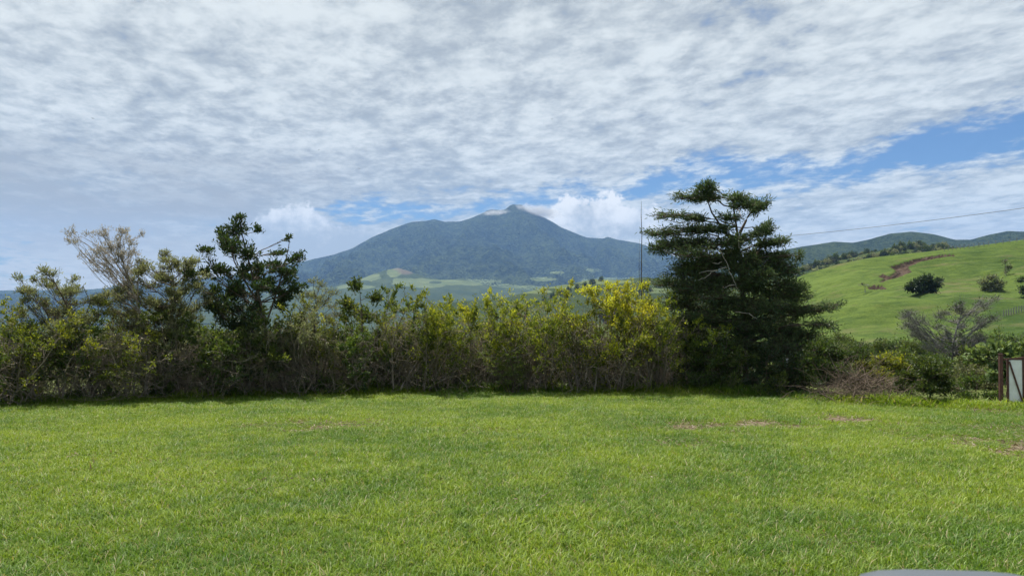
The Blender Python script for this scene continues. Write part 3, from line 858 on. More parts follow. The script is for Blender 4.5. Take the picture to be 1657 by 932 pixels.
ordn = ['first', 'second', 'third', 'fourth', 'fifth', 'sixth', 'seventh', 'eighth', 'ninth', 'tenth', 'eleventh']
GH = 'shrubs along the hedge'
tops_y = {470: 500, 545: 464, 595: 466, 640: 462, 690: 470, 735: 462, 785: 470, 862: 472, 905: 476, 950: 452, 995: 456, 1042: 462, 1085: 480, 1125: 505}
k = 0
for px in (545, 595, 640, 690, 735, 785):
    place(protos_y if px not in (595,) else protos_g, px, rng0.uniform(-.1, .3), tops_y.get(px, 470) + rng0.uniform(-6, 16), '%s twiggy yellow green hedge shrub to the left of the feathery sapling' % ordn[5 - k], GH, which=(0, 1, 4, 1, 0, 4)[k] if px != 595 else None); k += 1
for k, px in enumerate((862, 905, 950, 995, 1042, 1085)):
    place(protos_y, px, rng0.uniform(-.1, .3), tops_y[px], '%s yellow leaved twiggy hedge shrub to the right of the feathery sapling' % ordn[k], GH, which=(0, 4, 2, 3, 2, 4)[k])
for k, px in enumerate((500, 460)):
    place(protos_o, px, 0.2, (462, 494)[k], ('twiggy olive shrub in the hedge just right of the dark broadleaf tree', 'low twiggy olive shrub at the foot of the dark broadleaf tree')[k], GH)
place(protos_y, 825, 0.5, 468, 'yellow green hedge shrub right behind the feathery sapling', GH)
left = [(-20, protos_y, 476, 'leafy yellow green shrub cut by the left edge of the photo'), (30, protos_y, 478, 'yellow green shrub at the left end of the hedge'),
        (95, protos_g, 486, 'twiggy shrub under the leftmost olive tree'), (160, protos_o, 488, 'twiggy brown shrub left of the trunk of the dry pale topped tree'),
        (205, protos_y, 494, 'shrub with yellow leaf sprays beside the trunk of the dry pale topped tree'), (270, protos_o, 486, 'twiggy shrub under the olive tree beside the pale topped one'),
        (315, protos_g, 482, 'green shrub in the hedge between olive tree and dark broadleaf tree'), (365, protos_g, 500, 'brown twiggy shrub below the left side of the dark broadleaf crown'),
        (410, protos_o, 506, 'low brown shrub left of the dark broadleaf trunk'),
        (340, protos_g, 474, 'green shrub tip under the left edge of the dark broadleaf crown'), (480, protos_g, 470, 'green shrub under the right edge of the dark broadleaf crown')]
for px, pr, top, lb in left: place(pr, px, rng0.uniform(-.1, .25), top, lb, GH, which=0 if px in (-20, 30) else 4 if px == 205 else None, wide=1.15)
# second row, seen only through gaps in the first
for px in list(range(-40, 330, 62)) + list(range(345, 1130, 46)):
    place(protos_o if rng0.random() < .55 else protos_g, px + rng0.uniform(-10, 10), rng0.uniform(1.2, 2.0), 512 + rng0.uniform(-12, 14), 'back row hedge shrub glimpsed through the front twigs ' + near(px), 'back row of the hedge', wide=1.15)
for pr in (protos_y + protos_o + protos_g):
    if pr.name not in used:
        for c in list(pr.children): bpy.data.objects.remove(c)
        bpy.data.objects.remove(pr)

# --- weeds and low bushes along the foot of the hedge
weed = [plant_thing('low_bush', bush(260 + i, 0.42, 0.62, 26, (0.075, 0.04), 26, 0.45 + .1 * i, 0.006), (0, 0, 0), 'x', 'bush', M['twig'], M['green'] if i else M['yellow']) for i in range(3)]
GW = 'low bushes along the foot of the hedge'
for k, px in enumerate([8, 52, 118, 178, 262, 345, 395, 486, 528, 575, 618, 668, 712, 758, 893, 935, 975, 1015, 1060, 1098, 1140, 1180, 1225, 1262]):
    p = hedge_pos(px, rng0.uniform(-0.15, 0.35)); s = rng0.uniform(0.7, 1.35); pr = weed[0] if px < 60 or px in (893, 975) else weed[1 + k % 2]
    if px == 8: s = 1.7
    side = ('at the left edge of the photo' if px == 8 else 'under the leftmost olive tree' if px < 150 else 'near the foot of the dry pale topped tree' if px < 300 else
            'near the foot of the dark broadleaf tree' if px < 500 else 'left of the feathery sapling' if px < 800 else
            'right of the feathery sapling' if px < 1110 else 'in the shade under the conifer')
    lb = 'low %s bush %s' % ('yellow green' if pr is weed[0] else 'green', side)
    if pr.name not in used:
        used.add(pr.name); pr.location = [float(c) for c in p]; pr.scale = (s, s, s); tag(pr, lb, 'bush', GW)
    else: copy_tree(pr, p, rng0.uniform(0, 6.28), (s, s, s), lb, GW)

# --- trees that rise out of the hedge
def fix(px, back): return hedge_pos(px, back)
def tree_at(name, seed, bpx, back, trunk, pads, label, cat, wood, leaf_m, r0, leaf, per, tint, **kw):
    b = hedge_pos(bpx, back)
    P, org = padtree(seed, b[1], trunk, pads, r0, leaf, per, tint, base=b, **kw)
    return plant_thing(name, P, org, label, cat, wood, leaf_m, 'trees standing in the hedge', 'trunk', 'crown')

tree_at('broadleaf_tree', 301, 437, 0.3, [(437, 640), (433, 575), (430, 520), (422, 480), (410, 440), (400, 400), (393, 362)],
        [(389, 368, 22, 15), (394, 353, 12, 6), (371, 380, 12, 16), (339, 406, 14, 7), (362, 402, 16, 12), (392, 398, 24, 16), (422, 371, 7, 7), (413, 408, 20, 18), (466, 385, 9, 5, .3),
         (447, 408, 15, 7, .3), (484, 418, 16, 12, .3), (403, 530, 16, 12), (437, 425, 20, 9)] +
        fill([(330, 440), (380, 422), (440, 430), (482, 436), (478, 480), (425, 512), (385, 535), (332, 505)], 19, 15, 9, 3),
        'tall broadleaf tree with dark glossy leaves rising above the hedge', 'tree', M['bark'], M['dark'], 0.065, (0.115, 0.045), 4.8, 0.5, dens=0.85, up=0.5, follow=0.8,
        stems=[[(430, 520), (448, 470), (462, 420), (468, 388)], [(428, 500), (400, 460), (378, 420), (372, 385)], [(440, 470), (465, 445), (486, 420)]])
tree_at('dry_tree', 302, 236, 0.1, [(236, 640), (238, 560), (228, 500), (212, 455), (202, 420), (197, 395)],
        fill([(112, 374), (150, 371), (190, 366), (222, 376), (229, 402), (212, 445), (160, 445), (122, 422), (140, 402), (116, 384)], 13, 11, 6, 4),
        'slender tree with a sparse dry pale tan crown', 'tree', M['twig'], M['tan'], 0.04, (0.09, 0.019), 4.2, 0.6, dens=0.5, up=0.6, follow=0.9, depth=0.8, twig=0.0035,
        stems=[[(226, 500), (190, 460), (165, 430), (150, 418)], [(214, 460), (180, 420), (150, 395), (125, 381)], [(222, 490), (222, 440), (214, 392)]])
tree_at('olive_tree', 303, 152, 0.2, [(152, 645), (145, 585), (125, 525), (105, 480), (88, 450)],
        [(46, 449, 12, 6), (77, 436, 13, 8)] + fill([(40, 462), (66, 438), (92, 436), (110, 452), (132, 458), (158, 478), (160, 520), (110, 545), (50, 530), (30, 495)], 17, 14, 8, 5),
        'leftmost olive tree of the hedge with thin leaning stems', 'tree', M['bark'], M['olive'], 0.045, (0.080, 0.022), 6.0, 0.65, dens=1.0, up=0.6, follow=0.8, twig=0.004,
        stems=[[(150, 600), (120, 560), (85, 520), (62, 480)], [(130, 530), (140, 490), (128, 462)]])
tree_at('olive_tree', 304, 262, 0.4, [(262, 642), (268, 580), (278, 530), (285, 480), (280, 440)],
        fill([(218, 430), (240, 411), (275, 408), (318, 414), (336, 440), (335, 520), (250, 550), (175, 530), (160, 480), (192, 455)], 18, 15, 9, 6),
        'bushy olive tree between the pale topped tree and the dark tree', 'tree', M['bark'], M['olive'], 0.05, (0.080, 0.022), 6.0, 0.65, dens=1.0, up=0.6, follow=0.8, twig=0.004,
        stems=[[(264, 600), (240, 560), (225, 510), (232, 470)], [(272, 560), (300, 510), (318, 470)]])
tree_at('olive_tree', 305, 512, 0.3, [(512, 638), (512, 580), (508, 530), (510, 480)],
        fill([(480, 470), (500, 452), (525, 450), (552, 465), (560, 500), (545, 530), (480, 530), (468, 495)], 16, 13, 8, 7),
        'rounded olive topped shrubby tree right of the dark broadleaf tree', 'tree', M['bark'], M['olive'], 0.035, (0.07, 0.02), 4.2, 0.6, dens=0.6, up=0.6, follow=0.8, twig=0.0035,
        stems=[[(510, 620), (490, 560), (485, 500)], [(514, 620), (535, 560), (542, 490)]])
tree_at('green_tree', 306, 592, 0.2, [(592, 636), (588, 570), (586, 510), (583, 465)],
        [(583, 462, 14, 14), (562, 490, 16, 12), (610, 480, 16, 12), (588, 510, 26, 14)],
        'thin green tree tip poking above the hedge right of the olive top', 'tree', M['bark'], M['green'], 0.04, (0.095, 0.045), 6, 0.6, dens=0.9, up=0.4, follow=0.6)
tree_at('yellow_tree', 307, 985, -0.2, [(985, 636), (985, 580), (990, 530), (985, 480)],
        [(985, 495, 26, 16), (1000, 520, 20, 10), (1012, 572, 24, 14), (960, 580, 26, 10), (985, 560, 20, 12), (950, 470, 22, 10), (990, 462, 16, 10), (1030, 585, 16, 8)],
        'brightest yellow leaved small tree at the front of the hedge', 'tree', M['twig'], M['yellow'], 0.035, (0.085, 0.045), 6, 0.92, dens=0.75, up=0.3, follow=0.6,
        stems=[[(980, 630), (965, 590), (955, 520)], [(990, 630), (1010, 590), (1020, 560)]])
tree_at('yellow_tree', 308, 1052, 0.0, [(1052, 636), (1048, 580), (1042, 530), (1040, 470)],
        [(1040, 462, 12, 9), (1045, 490, 18, 10), (1036, 520, 20, 12), (1062, 500, 14, 9), (1050, 550, 20, 12)],
        'yellow green small tree beside the conifer, its tip below the bare pole', 'tree', M['twig'], M['yellow'], 0.03, (0.085, 0.045), 6, 0.75, dens=0.75, up=0.3, follow=0.6)

# --- feathery sapling in front of the hedge
def sapling():
    b = hedge_pos(829, -1.0); Y = b[1]; P = Plant(320); rng = P.rng
    for a, c in [(802, 563), (821, 568), (832, 580), (780, 572), (846, 590), (812, 585), (838, 570), (795, 590)]:
        e = at(a, c, Y) - b; e[1] += rng.normal(0, 0.25)
        m = P.limb((rng.normal(0, .05), rng.normal(0, .05), -0.05), e, 0.016, 0.005, -0.03, 8)
        for j in range(3, 8):
            for _ in range(5):
                d = rng.normal(0, 1, 3) * np.array([1, 1, 0.25]) + np.array([0, 0, 0.12])
                fr = P.limb(m[j], m[j] + nrm(d) * rng.uniform(0.16, 0.34), 0.003, 0.0015, 0.08, 6)
                for sgn in (-1, 1):             # leaflets on both sides of each frond
                    tt = np.linspace(0.15, 1, 11) * 4.99; ii = tt.astype(int)
                    pos = fr[ii] + (fr[ii + 1] - fr[ii]) * (tt - ii)[:, None]
                    ax = nrm(np.cross(d, (0, 0, 1))) * sgn + nrm(d) * 0.5
                    P.leaves(pos, np.repeat(ax[None], 11, 0) + rng.normal(0, .15, (11, 3)), np.full(11, 0.05), np.full(11, 0.018), np.clip(rng.normal(0.55, 0.2, 11), 0, 1))
    t = plant_thing('sapling', P, b, 'small feathery sapling standing on the lawn in front of the hedge', 'sapling', M['bark'], M['fern'], None, 'stem', 'foliage', 1.5)
    for s, e in [((821, 572), (796, 540)), ((822, 575), (845, 558)), ((830, 578), (858, 571)), ((790, 582), (768, 562))]:
        Q = Plant(321 + s[0]); Q.limb(at(*s, Y) - b, at(*e, Y) - b, 0.011, 0.004, 0.0, 7)
        obj('bare_branch', Q.wood_mesh('bare_branch'), M['pale'], t)
sapling()

# --- the big conifer
def conifer():
    b = hedge_pos(1205, 1.6); Y = b[1]
    pads = [(1143, 300, 15, 9), (1138, 309, 20, 8), (1118, 318, 32, 7, -.1), (1150, 318, 24, 8), (1190, 322, 20, 9), (1196, 333, 22, 8), (1219, 338, 14, 13, .7), (1227, 330, 8, 10, 1.2),
            (1086, 350, 36, 5), (1124, 353, 18, 7), (1171, 354, 24, 6), (1131, 369, 42, 9), (1160, 372, 22, 6), (1244, 366, 13, 11, .8), (1220, 379, 24, 8, .2), (1196, 384, 22, 7),
            (1258, 390, 22, 8), (1240, 394, 16, 8), (1072, 376, 32, 8), (1064, 400, 24, 13), (1090, 395, 26, 12), (1126, 391, 42, 12), (1114, 410, 46, 14), (1173, 394, 36, 11), (1232, 407, 36, 13),
            (1265, 412, 18, 14), (1288, 415, 7, 10), (1173, 422, 42, 16), (1220, 431, 36, 18), (1254, 437, 24, 16), (1107, 438, 40, 14), (1130, 428, 30, 10), (1080, 456, 32, 13), (1125, 462, 40, 14), (1170, 455, 44, 16),
            (1232, 464, 40, 13), (1268, 458, 28, 13), (1298, 461, 20, 10), (1105, 486, 46, 18), (1170, 490, 46, 18), (1232, 498, 42, 16), (1280, 517, 36, 14), (1306, 505, 20, 11),
            (1292, 482, 26, 8), (1312, 522, 28, 8), (1318, 501, 18, 8, .15), (1338, 497, 20, 7, .15), (1356, 494, 14, 5, .2), (1374, 493, 10, 4, .2), (1120, 520, 46, 16), (1180, 526, 44, 14), (1235, 530, 42, 16), (1300, 540, 34, 12), (1260, 560, 44, 16), (1150, 552, 40, 14), (1215, 562, 36, 12)]
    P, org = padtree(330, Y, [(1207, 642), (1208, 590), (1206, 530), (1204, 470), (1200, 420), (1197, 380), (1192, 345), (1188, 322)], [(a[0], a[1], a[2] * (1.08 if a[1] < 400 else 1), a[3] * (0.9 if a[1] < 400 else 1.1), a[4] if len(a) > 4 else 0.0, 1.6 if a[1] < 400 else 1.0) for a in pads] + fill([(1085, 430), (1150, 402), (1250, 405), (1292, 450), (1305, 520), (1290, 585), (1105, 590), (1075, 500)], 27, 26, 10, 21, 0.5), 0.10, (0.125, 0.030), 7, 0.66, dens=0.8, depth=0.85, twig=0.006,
                     sag=-0.04, spread=0.55, up=-0.05, dirw=0.9, limb_r=0.3, base=b, follow=0.18, layer=True, jit=0.05, tvar=0.22,  # upper needles of each mass tinted lighter, sunlit tops put into colour
                     stems=[[(1196, 400), (1170, 370), (1150, 340), (1142, 303)], [(1197, 372), (1212, 350), (1226, 330)], [(1205, 440), (1232, 400), (1246, 368)]])
    t = plant_thing('conifer_tree', P, org, 'tall dark windswept conifer with layered boughs, the tallest tree', 'tree', M['bark'], M['conifer'], None, 'trunk', 'crown', 1.0)
    for s, e in [((1176, 433), (1150, 441)), ((1160, 437), (1131, 442)), ((1150, 441), (1130, 454)), ((1168, 424), (1152, 425)), ((1162, 402), (1180, 440)), ((1180, 440), (1194, 468)), ((1188, 461), (1172, 466)),
                 ((1196, 380), (1196, 402)), ((1212, 507), (1225, 516)), ((1190, 505), (1212, 507)), ((1195, 340), (1201, 352))]:
        p, q = at(*s, Y - 0.75) - org, at(*e, Y - 1.0) - org
        Q = Plant(331 + s[0]); Q.limb(p, q, 0.015, 0.006, 0.03, 7)
        obj('dead_branch', Q.wood_mesh('dead_branch'), M['pale'], t)
    W = Plant(332); W.limb(at(1272, 596, Y - 1.6) - org, at(1274, 580, Y - 1.7) - org, 0.055, 0.03, 0, 5)  # short white upright piece low in front of the conifer
    obj('white_piece', W.wood_mesh('white_piece'), M['sheet'], t)['label'] = 'short white upright piece low on the right'
conifer()

# --- bare pole and wire behind the hedge
def tube(name, pts, radii, mat, parent=None, loc=(0, 0, 0), k=8):
    P = Plant(1); P.chain(np.asarray(pts, float), radii)
    return obj(name, P.wood_mesh(name, k), mat, parent, loc)
for i, (bx, tx, ty, Y, r, lb) in enumerate([(1039, 1037.5, 348, 34, 0.040, 'tall thin bare pole standing up behind the hedge'), (1034.5, 1034.5, 408, 36, 0.022, 'shorter thinner bare pole beside the tall one')]):
    p = at(bx, 600, Y); z = float(ground_z(p[0], Y)); tp = at(tx, ty, Y)
    t = empty('bare_pole', (p[0], Y, z), lb, 'pole', 'bare poles behind the hedge')
    pts = np.linspace((0, 0, -0.2), (tp[0] - p[0], 0, tp[2] - z), 9); pts[1:-1, 0] += np.random.default_rng(i).normal(0, 0.02, 7)
    tube('shaft', pts, np.linspace(r, r * 0.3, 9), M['bark'], t)
    tube('tip', [pts[-1] - (0, 0, .02), pts[-1] + (0.01, 0, .35), pts[-1] + (0.015, 0, .6)], [r * .28, r * .2, r * .12], M['grey'], t)
a, bq = at(1262, 383, 45), at(1800, 316, 30)
tt = np.linspace(0, 1, 24)[:, None]; w = a * (1 - tt) + bq * tt; w[:, 2] -= (4 * tt * (1 - tt) * 0.12)[:, 0]
ext = a + (a - bq) * 0.6
w = np.concatenate([[ext], w]); w0 = w[0].copy()
tag(tube('overhead_wire', w - w0, np.full(25, 0.011), M['wire'], None, w0, 5), 'thin overhead wire sloping across the sky on the right', 'wire')

# --- undergrowth on the right
def brush_pile():
    b = hedge_pos(1385, 0.5); Y = b[1]; P = Plant(340); rng = P.rng; k = Y / F
    for _ in range(720):
        x = rng.normal(0, 0.62); h = 1.05 * math.exp(-(x / 1.05) ** 2)
        s = np.array([x, rng.normal(0, 0.5), rng.uniform(0, 0.75) * h])
        e = s + nrm(rng.normal(0, 1, 3) * np.array([1.2, 0.8, 0.7]) + np.array([0.2, 0, 0.25])) * rng.uniform(0.35, 1.0)
        e[2] = max(e[2], 0.02)
        P.limb(s, e, rng.uniform(0.003, 0.008), 0.0025, -0.15, 6)
    for _ in range(26):
        x = rng.normal(0, 0.7); s = np.array([x, rng.normal(-0.2, 0.4), rng.uniform(0.05, 0.6)])
        P.limb(s, s + nrm(rng.normal(0, 1, 3) * np.array([1, .5, .6])) * rng.uniform(0.6, 1.4), 0.016, 0.006, -0.1, 7)
    t = empty('brush_pile', b, 'heap of dry brown brushwood at the edge of the lawn right of the conifer', 'brush pile')
    obj('twigs', P.wood_mesh('brush_twigs', 3), M['dry'], t)
    tag(t.children[0], 'tangled dry twigs')
brush_pile()
def bush_at(name, seed, px, back, pads, trunk, label, leaf_m, leaf, per, tint, wood=None, r0=0.03, cat='bush', Y=None, **kw):
    if Y is None: b = hedge_pos(px, back)
    else:
        p = at(px, 600, Y); b = np.array([p[0], Y, float(max(ground_z(p[0], Y), hfn(p[0], Y) if Y > 126 else -99))])
    P, org = padtree(seed, b[1], trunk, pads, r0, leaf, per, tint, base=b, **kw)
    return plant_thing(name, P, org, label, cat, wood or M['bark'], leaf_m, None, 'trunk', 'crown')
bush_at('leafy_bush', 350, 1505, 0.4, [(1500, 596, 34, 14), (1478, 612, 20, 16), (1525, 608, 26, 18), (1500, 585, 24, 8), (1535, 628, 16, 14), (1490, 625, 22, 12)],
        [(1505, 652), (1505, 635), (1503, 610), (1500, 590)], 'rounded dark green bush with a bent trunk right of the brush heap', M['green'], (0.08, 0.04), 9, 0.45, dens=1.1)
bush_at('leafy_bush', 351, 1430, 1.5, [(1430, 580, 26, 14), (1405, 590, 20, 12), (1455, 590, 18, 14), (1435, 610, 34, 16), (1395, 612, 22, 14)],
        [(1430, 650), (1430, 625), (1430, 600)], 'yellow green bush behind the brush heap', M['yellow'], (0.075, 0.038), 8, 0.5, dens=1.0)
bush_at('leafy_bush', 352, 1340, 1.0, [(1330, 560, 30, 16), (1360, 575, 30, 16), (1310, 585, 30, 18), (1345, 600, 40, 20), (1385, 570, 24, 12)],
        [(1340, 648), (1340, 620), (1340, 590)], 'dark green bush between the conifer and the brush heap', M['green'], (0.08, 0.04), 8, 0.4, dens=1.0)
bush_at('leafy_bush', 353, 1580, 0.9, [(1580, 630, 30, 18), (1560, 640, 20, 14), (1600, 640, 18, 14), (1585, 615, 22, 10)],
        [(1580, 658), (1580, 645), (1580, 630)], 'low dark green bush just left of the gate', M['green'], (0.07, 0.035), 8, 0.45, dens=1.0)
bush_at('broadleaf_bush', 354, 1632, 3.2, [(1630, 562, 26, 12), (1612, 578, 20, 14), (1650, 575, 24, 16), (1635, 600, 34, 20), (1690, 590, 36, 28), (1660, 556, 16, 8)],
        [(1632, 655), (1632, 625), (1632, 590)], 'bush with large pale leaves behind the gate', M['pale_leaf'], (0.16, 0.10), 6, 0.55, dens=0.9)
bush_at('leafy_bush', 355, 1462, 2.5, [(1470, 640, 40, 14), (1540, 645, 36, 12), (1450, 625, 24, 12)],
        [(1462, 655), (1470, 645), (1475, 632)], 'low shaded bush under the grey bare tree', M['green'], (0.07, 0.035), 8, 0.35, dens=0.9)
bush_at('leafy_bush', 356, 1150, 0.3, fill([(1090, 600), (1110, 560), (1160, 548), (1200, 560), (1210, 610), (1190, 635), (1100, 632)], 20, 17, 11, 9),
        [(1150, 638), (1150, 615), (1150, 590)], 'shaded green bush under the left side of the conifer', M['green'], (0.08, 0.04), 5, 0.35, dens=0.7)
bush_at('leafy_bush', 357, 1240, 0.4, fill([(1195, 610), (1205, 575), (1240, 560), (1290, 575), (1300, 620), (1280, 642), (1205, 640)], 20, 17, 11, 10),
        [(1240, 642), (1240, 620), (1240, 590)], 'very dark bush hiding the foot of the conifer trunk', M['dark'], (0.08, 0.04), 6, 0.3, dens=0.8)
# grey bare tree
P_, o_ = padtree(360, 33.0, [(1543, 640), (1543, 600), (1541, 575), (1545, 545), (1552, 520), (1558, 500)],
                 fill([(1445, 508), (1470, 497), (1505, 507), (1532, 486), (1550, 480), (1572, 468), (1588, 490), (1614, 476), (1600, 522), (1588, 548), (1562, 572), (1518, 577), (1488, 548), (1460, 532)], 18, 15, 11, 8),
                 0.07, (0.085, 0.04), 0.45, 0.3, dens=1.0, twig=0.0042, depth=0.8, follow=0.8, limb_r=0.3, base=np.array([at(1543, 600, 33)[0], 33.0, float(ground_z(at(1543, 600, 33)[0], 33))]),
                 stems=[[(1541, 580), (1520, 560), (1500, 540), (1480, 515)], [(1545, 560), (1575, 535), (1600, 512)]])
plant_thing('bare_tree', P_, o_, 'grey nearly leafless tree in front of the green hillside', 'tree', M['grey'], M['green'], None, 'trunk', 'crown')

# valley bushes and trees between the lawn and the hill
protos_v = []
for i, (rx, H, lm, tn) in enumerate([(2.2, 3.0, M['green'], .4), (2.6, 2.6, M['dark'], .5), (1.8, 3.4, M['green'], .6), (2.4, 2.4, M['olive'], .35)]):
    protos_v.append(plant_thing('valley_bush', bush(400 + i, rx, H, 90, (0.24, 0.15), 34, tn, 0.035), (0, 0, 0), 'x', 'bush', M['bark'], lm))
GV = 'bushes in the valley below the hillside'
usedv = set()
def place_v(pr, p, rz, s, lb, g=GV, cat='bush'):
    if pr.name not in usedv:
        usedv.add(pr.name); pr.location = [float(c) for c in p]; pr.rotation_euler = (0, 0, rz); pr.scale = (s, s, s); tag(pr, lb, cat, g); return pr
    return copy_tree(pr, p, rz, (s, s, s), lb, g)
for i in range(60):
    px = 1290 + (i * 37.7) % 400; Y = 48 + (i * 29.3) % 88
    p = at(px, 560, Y); z = max(float(ground_z(p[0], Y)), float(hfn(p[0], Y)) if Y > 126 else -99)
    top = 545 + (Y < 80) * 14 + rng0.uniform(-6, 14)
    s = min(2.4, max(0.5, (at(px, top, Y)[2] - z) / 2.9))
    place_v(protos_v[i % 4], (p[0], Y, z - 0.1), rng0.uniform(0, 6.28), s, 'dark green valley bush at the foot of the hillside, ' + ('next to the conifer' if px < 1400 else 'below the dark spreading tree' if px < 1520 else 'behind the grey bare tree' if px < 1610 else 'at the right edge'))
for i in range(16):                               # behind the hedge on the left and in the middle
    px = -60 + i * 76 + rng0.uniform(-20, 20); Y = 44 + (i * 17.7) % 40
    p = at(px, 560, Y); z = float(ground_z(p[0], Y))
    place_v(protos_v[(i + 1) % 4], (p[0], Y, z - 0.1), rng0.uniform(0, 6.28), min(1.6, max(.5, (at(px, 520 + rng0.uniform(0, 30), Y)[2] - z) / 2.9)), 'bush in the field beyond the hedge, seen through its gaps', 'bushes beyond the hedge')

for i in range(52):                               # thicket between the lawn's right edge and the valley
    px = 1270 + (i * 61.3) % 430; Y = 25.5 + (i * 7.3) % 18
    p = at(px, 560, Y); z = float(ground_z(p[0], Y)); top = 576 + rng0.uniform(-16, 22)
    place_v(protos_v[(i * 2 + i // 4) % 4], (p[0], Y, z - 0.1), rng0.uniform(0, 6.28), max(.3, (at(px, top, Y)[2] - z) / 2.9), 'shaded thicket bush below the hillside, ' + ('between conifer and brush heap' if px < 1370 else 'behind the brush heap' if px < 1470 else 'by the grey bare tree' if px < 1590 else 'behind the gate'), 'thicket behind the brush heap')
for i in range(34):                               # undergrowth right behind the hedge
    px = 300 + (i * 43.7) % 960; back = 2.6 + (i * 1.37) % 2.4
    p = hedge_pos(px, back); top = 548 + rng0.uniform(-14, 16)
    place_v(protos_v[(i * 3 + i // 4) % 4], (p[0], p[1], p[2] - 0.1), rng0.uniform(0, 6.28), max(.3, (at(px, top, p[1])[2] - p[2]) / 2.9), 'shaded undergrowth bush right behind the hedge ' + near(px), 'undergrowth behind the hedge')

# trees on the hillside
def hill_tree(name, seed, px, py, pads, trunk, label, lm, r0=0.35, per=10, leaf=(0.5, 0.3), tint=0.35, dens=1.0, wood=None, **kw):
    b = ground_any(px, py)
    P, org = padtree(seed, b[1], trunk, pads, r0, leaf, per, tint, base=b, twig=0.05, depth=0.9, dens=dens * 0.055, jit=0.3, **kw)
    return plant_thing(name, P, org, label, 'tree', wood or M['bark'], lm, 'trees on the hillside', 'trunk', 'crown', 0.8)
hill_tree('umbrella_tree', 370, 1493, 474, [(1478, 462, 13, 7), (1495, 456, 17, 8), (1510, 459, 13, 7), (1486, 468, 16, 5), (1504, 469, 15, 5), (1519, 453, 6, 2), (1500, 449, 10, 3), (1470, 466, 7, 3)],
          [(1493, 475), (1492, 468), (1494, 458)], 'dense dark spreading tree on the hillside below the landslip scar', M['dark'], dens=2.2)
hill_tree('umbrella_tree', 371, 1604, 471, [(1592, 456, 11, 7), (1604, 449, 11, 6), (1616, 456, 10, 7), (1604, 462, 18, 6), (1594, 467, 10, 4), (1614, 468, 9, 3), (1623, 464, 4, 5)],
          [(1604, 472), (1603, 464), (1604, 452)], 'sparse grey green tree on the hillside, right of the dark spreading one', M['olive'], dens=1.1, per=6, tint=0.3, wood=M['grey'])
hill_tree('thin_tree', 372, 1628, 446, [(1626, 422, 4, 5), (1632, 432, 6, 5), (1626, 440, 5, 4)], [(1628, 447), (1628, 435), (1626, 420)],
          'thin wispy tree high on the hillside near the right edge', M['olive'], r0=0.15, dens=0.8, per=5, wood=M['grey'])
hill_tree('thin_tree', 373, 1400, 473, [(1394, 460, 5, 3), (1402, 461, 6, 3)], [(1400, 474), (1400, 467), (1398, 460)], 'small bare tree on the hillside left of the scar', M['olive'], r0=0.12, dens=0.5, per=2, wood=M['grey'])
hill_tree('umbrella_tree', 374, 1660, 482, [(1658, 470, 9, 6), (1668, 466, 12, 8)], [(1660, 484), (1660, 476), (1662, 468)], 'dark tree cut by the right edge on the hillside', M['dark'], dens=1.6)
hill_tree('umbrella_tree', 375, 1652, 455, [(1653, 455, 6, 3), (1662, 452, 9, 5)], [(1656, 460), (1656, 456), (1657, 452)], 'low dark bush at the right edge high on the hillside', M['dark'], dens=1.4, r0=0.15)

# fence along the top of the hill and a short one lower down
def hill_fence(pts, n, h, label):
    P = [ground_any(*p) for p in pts]
    base = P[0]
    t = empty('fence', base, label, 'fence', 'fences on the hillside')
    tt = np.linspace(0, len(P) - 1, n); prev = None
    me = None
    for q in tt:
        i = min(int(q), len(P) - 2); p = P[i] + (P[i + 1] - P[i]) * (q - i)
        z = float(hfn(p[0], p[1])); l = np.array([p[0], p[1], z]) - base
        if me is None:
            Pl = Plant(5); Pl.chain([(0, 0, -0.2), (0.01, 0, h * .5), (0.03, 0, h)], [0.11, 0.10, 0.085]); me = Pl.wood_mesh('fence_post', 6)
        obj('post', me, M['grey'], t, l)
        if prev is not None:
            for hh in (0.45, 0.8):
                W = Plant(6); W.chain([prev + (0, 0, h * hh), (prev + l) / 2 + (0, 0, h * hh - .04), l + (0, 0, h * hh)], [0.015] * 3)
                obj('strand', W.wood_mesh('fence_strand', 3), M['wire'], t)
        prev = l
hill_fence([(1528, 406.5), (1560, 403), (1600, 398), (1657, 390.5)], 16, 1.7, 'line of fence posts along the crest of the green hill')
hill_fence([(1624, 512), (1640, 508), (1657, 504)], 9, 1.5, 'short fence low on the hillside at the right edge')

# the wooded skyline behind the pasture hill: each tree on its own
prot_t = [plant_thing('skyline_tree', bush(420 + i, (4.6, 3.6, 5.4)[i], (7.5, 8.5, 5.5)[i], 46, (1.0, 0.7), 15, .35 + .12 * i, 0.12, .3), (0, 0, 0), 'x', 'tree', M['bark'], (M['dark'], M['green'], M['olive'])[i], None, 'trunk', 'crown') for i in range(3)]
GT = 'trees along the wooded skyline behind the hill'
# the scrubby hill that carries them
ST = [(980, 500), (1150, 474), (1240, 452), (1285, 436), (1310, 429), (1400, 411), (1430, 404), (1445, 400), (1480, 399), (1520, 400), (1570, 404), (1657, 404), (1800, 400), (2000, 410)]
sfn = ridge_fn(ST, 900, 480, 300, -20, 0.9, [(60, 80, 3, 4, 151, True), (9, 9, 1.2, 3, 153, False)])
ridge('wooded_hill', sfn, 900, 480, 300, 990, 1950, 300, 120, M['copse'], 'scrub covered hill between the pasture hill and the blue ridge')

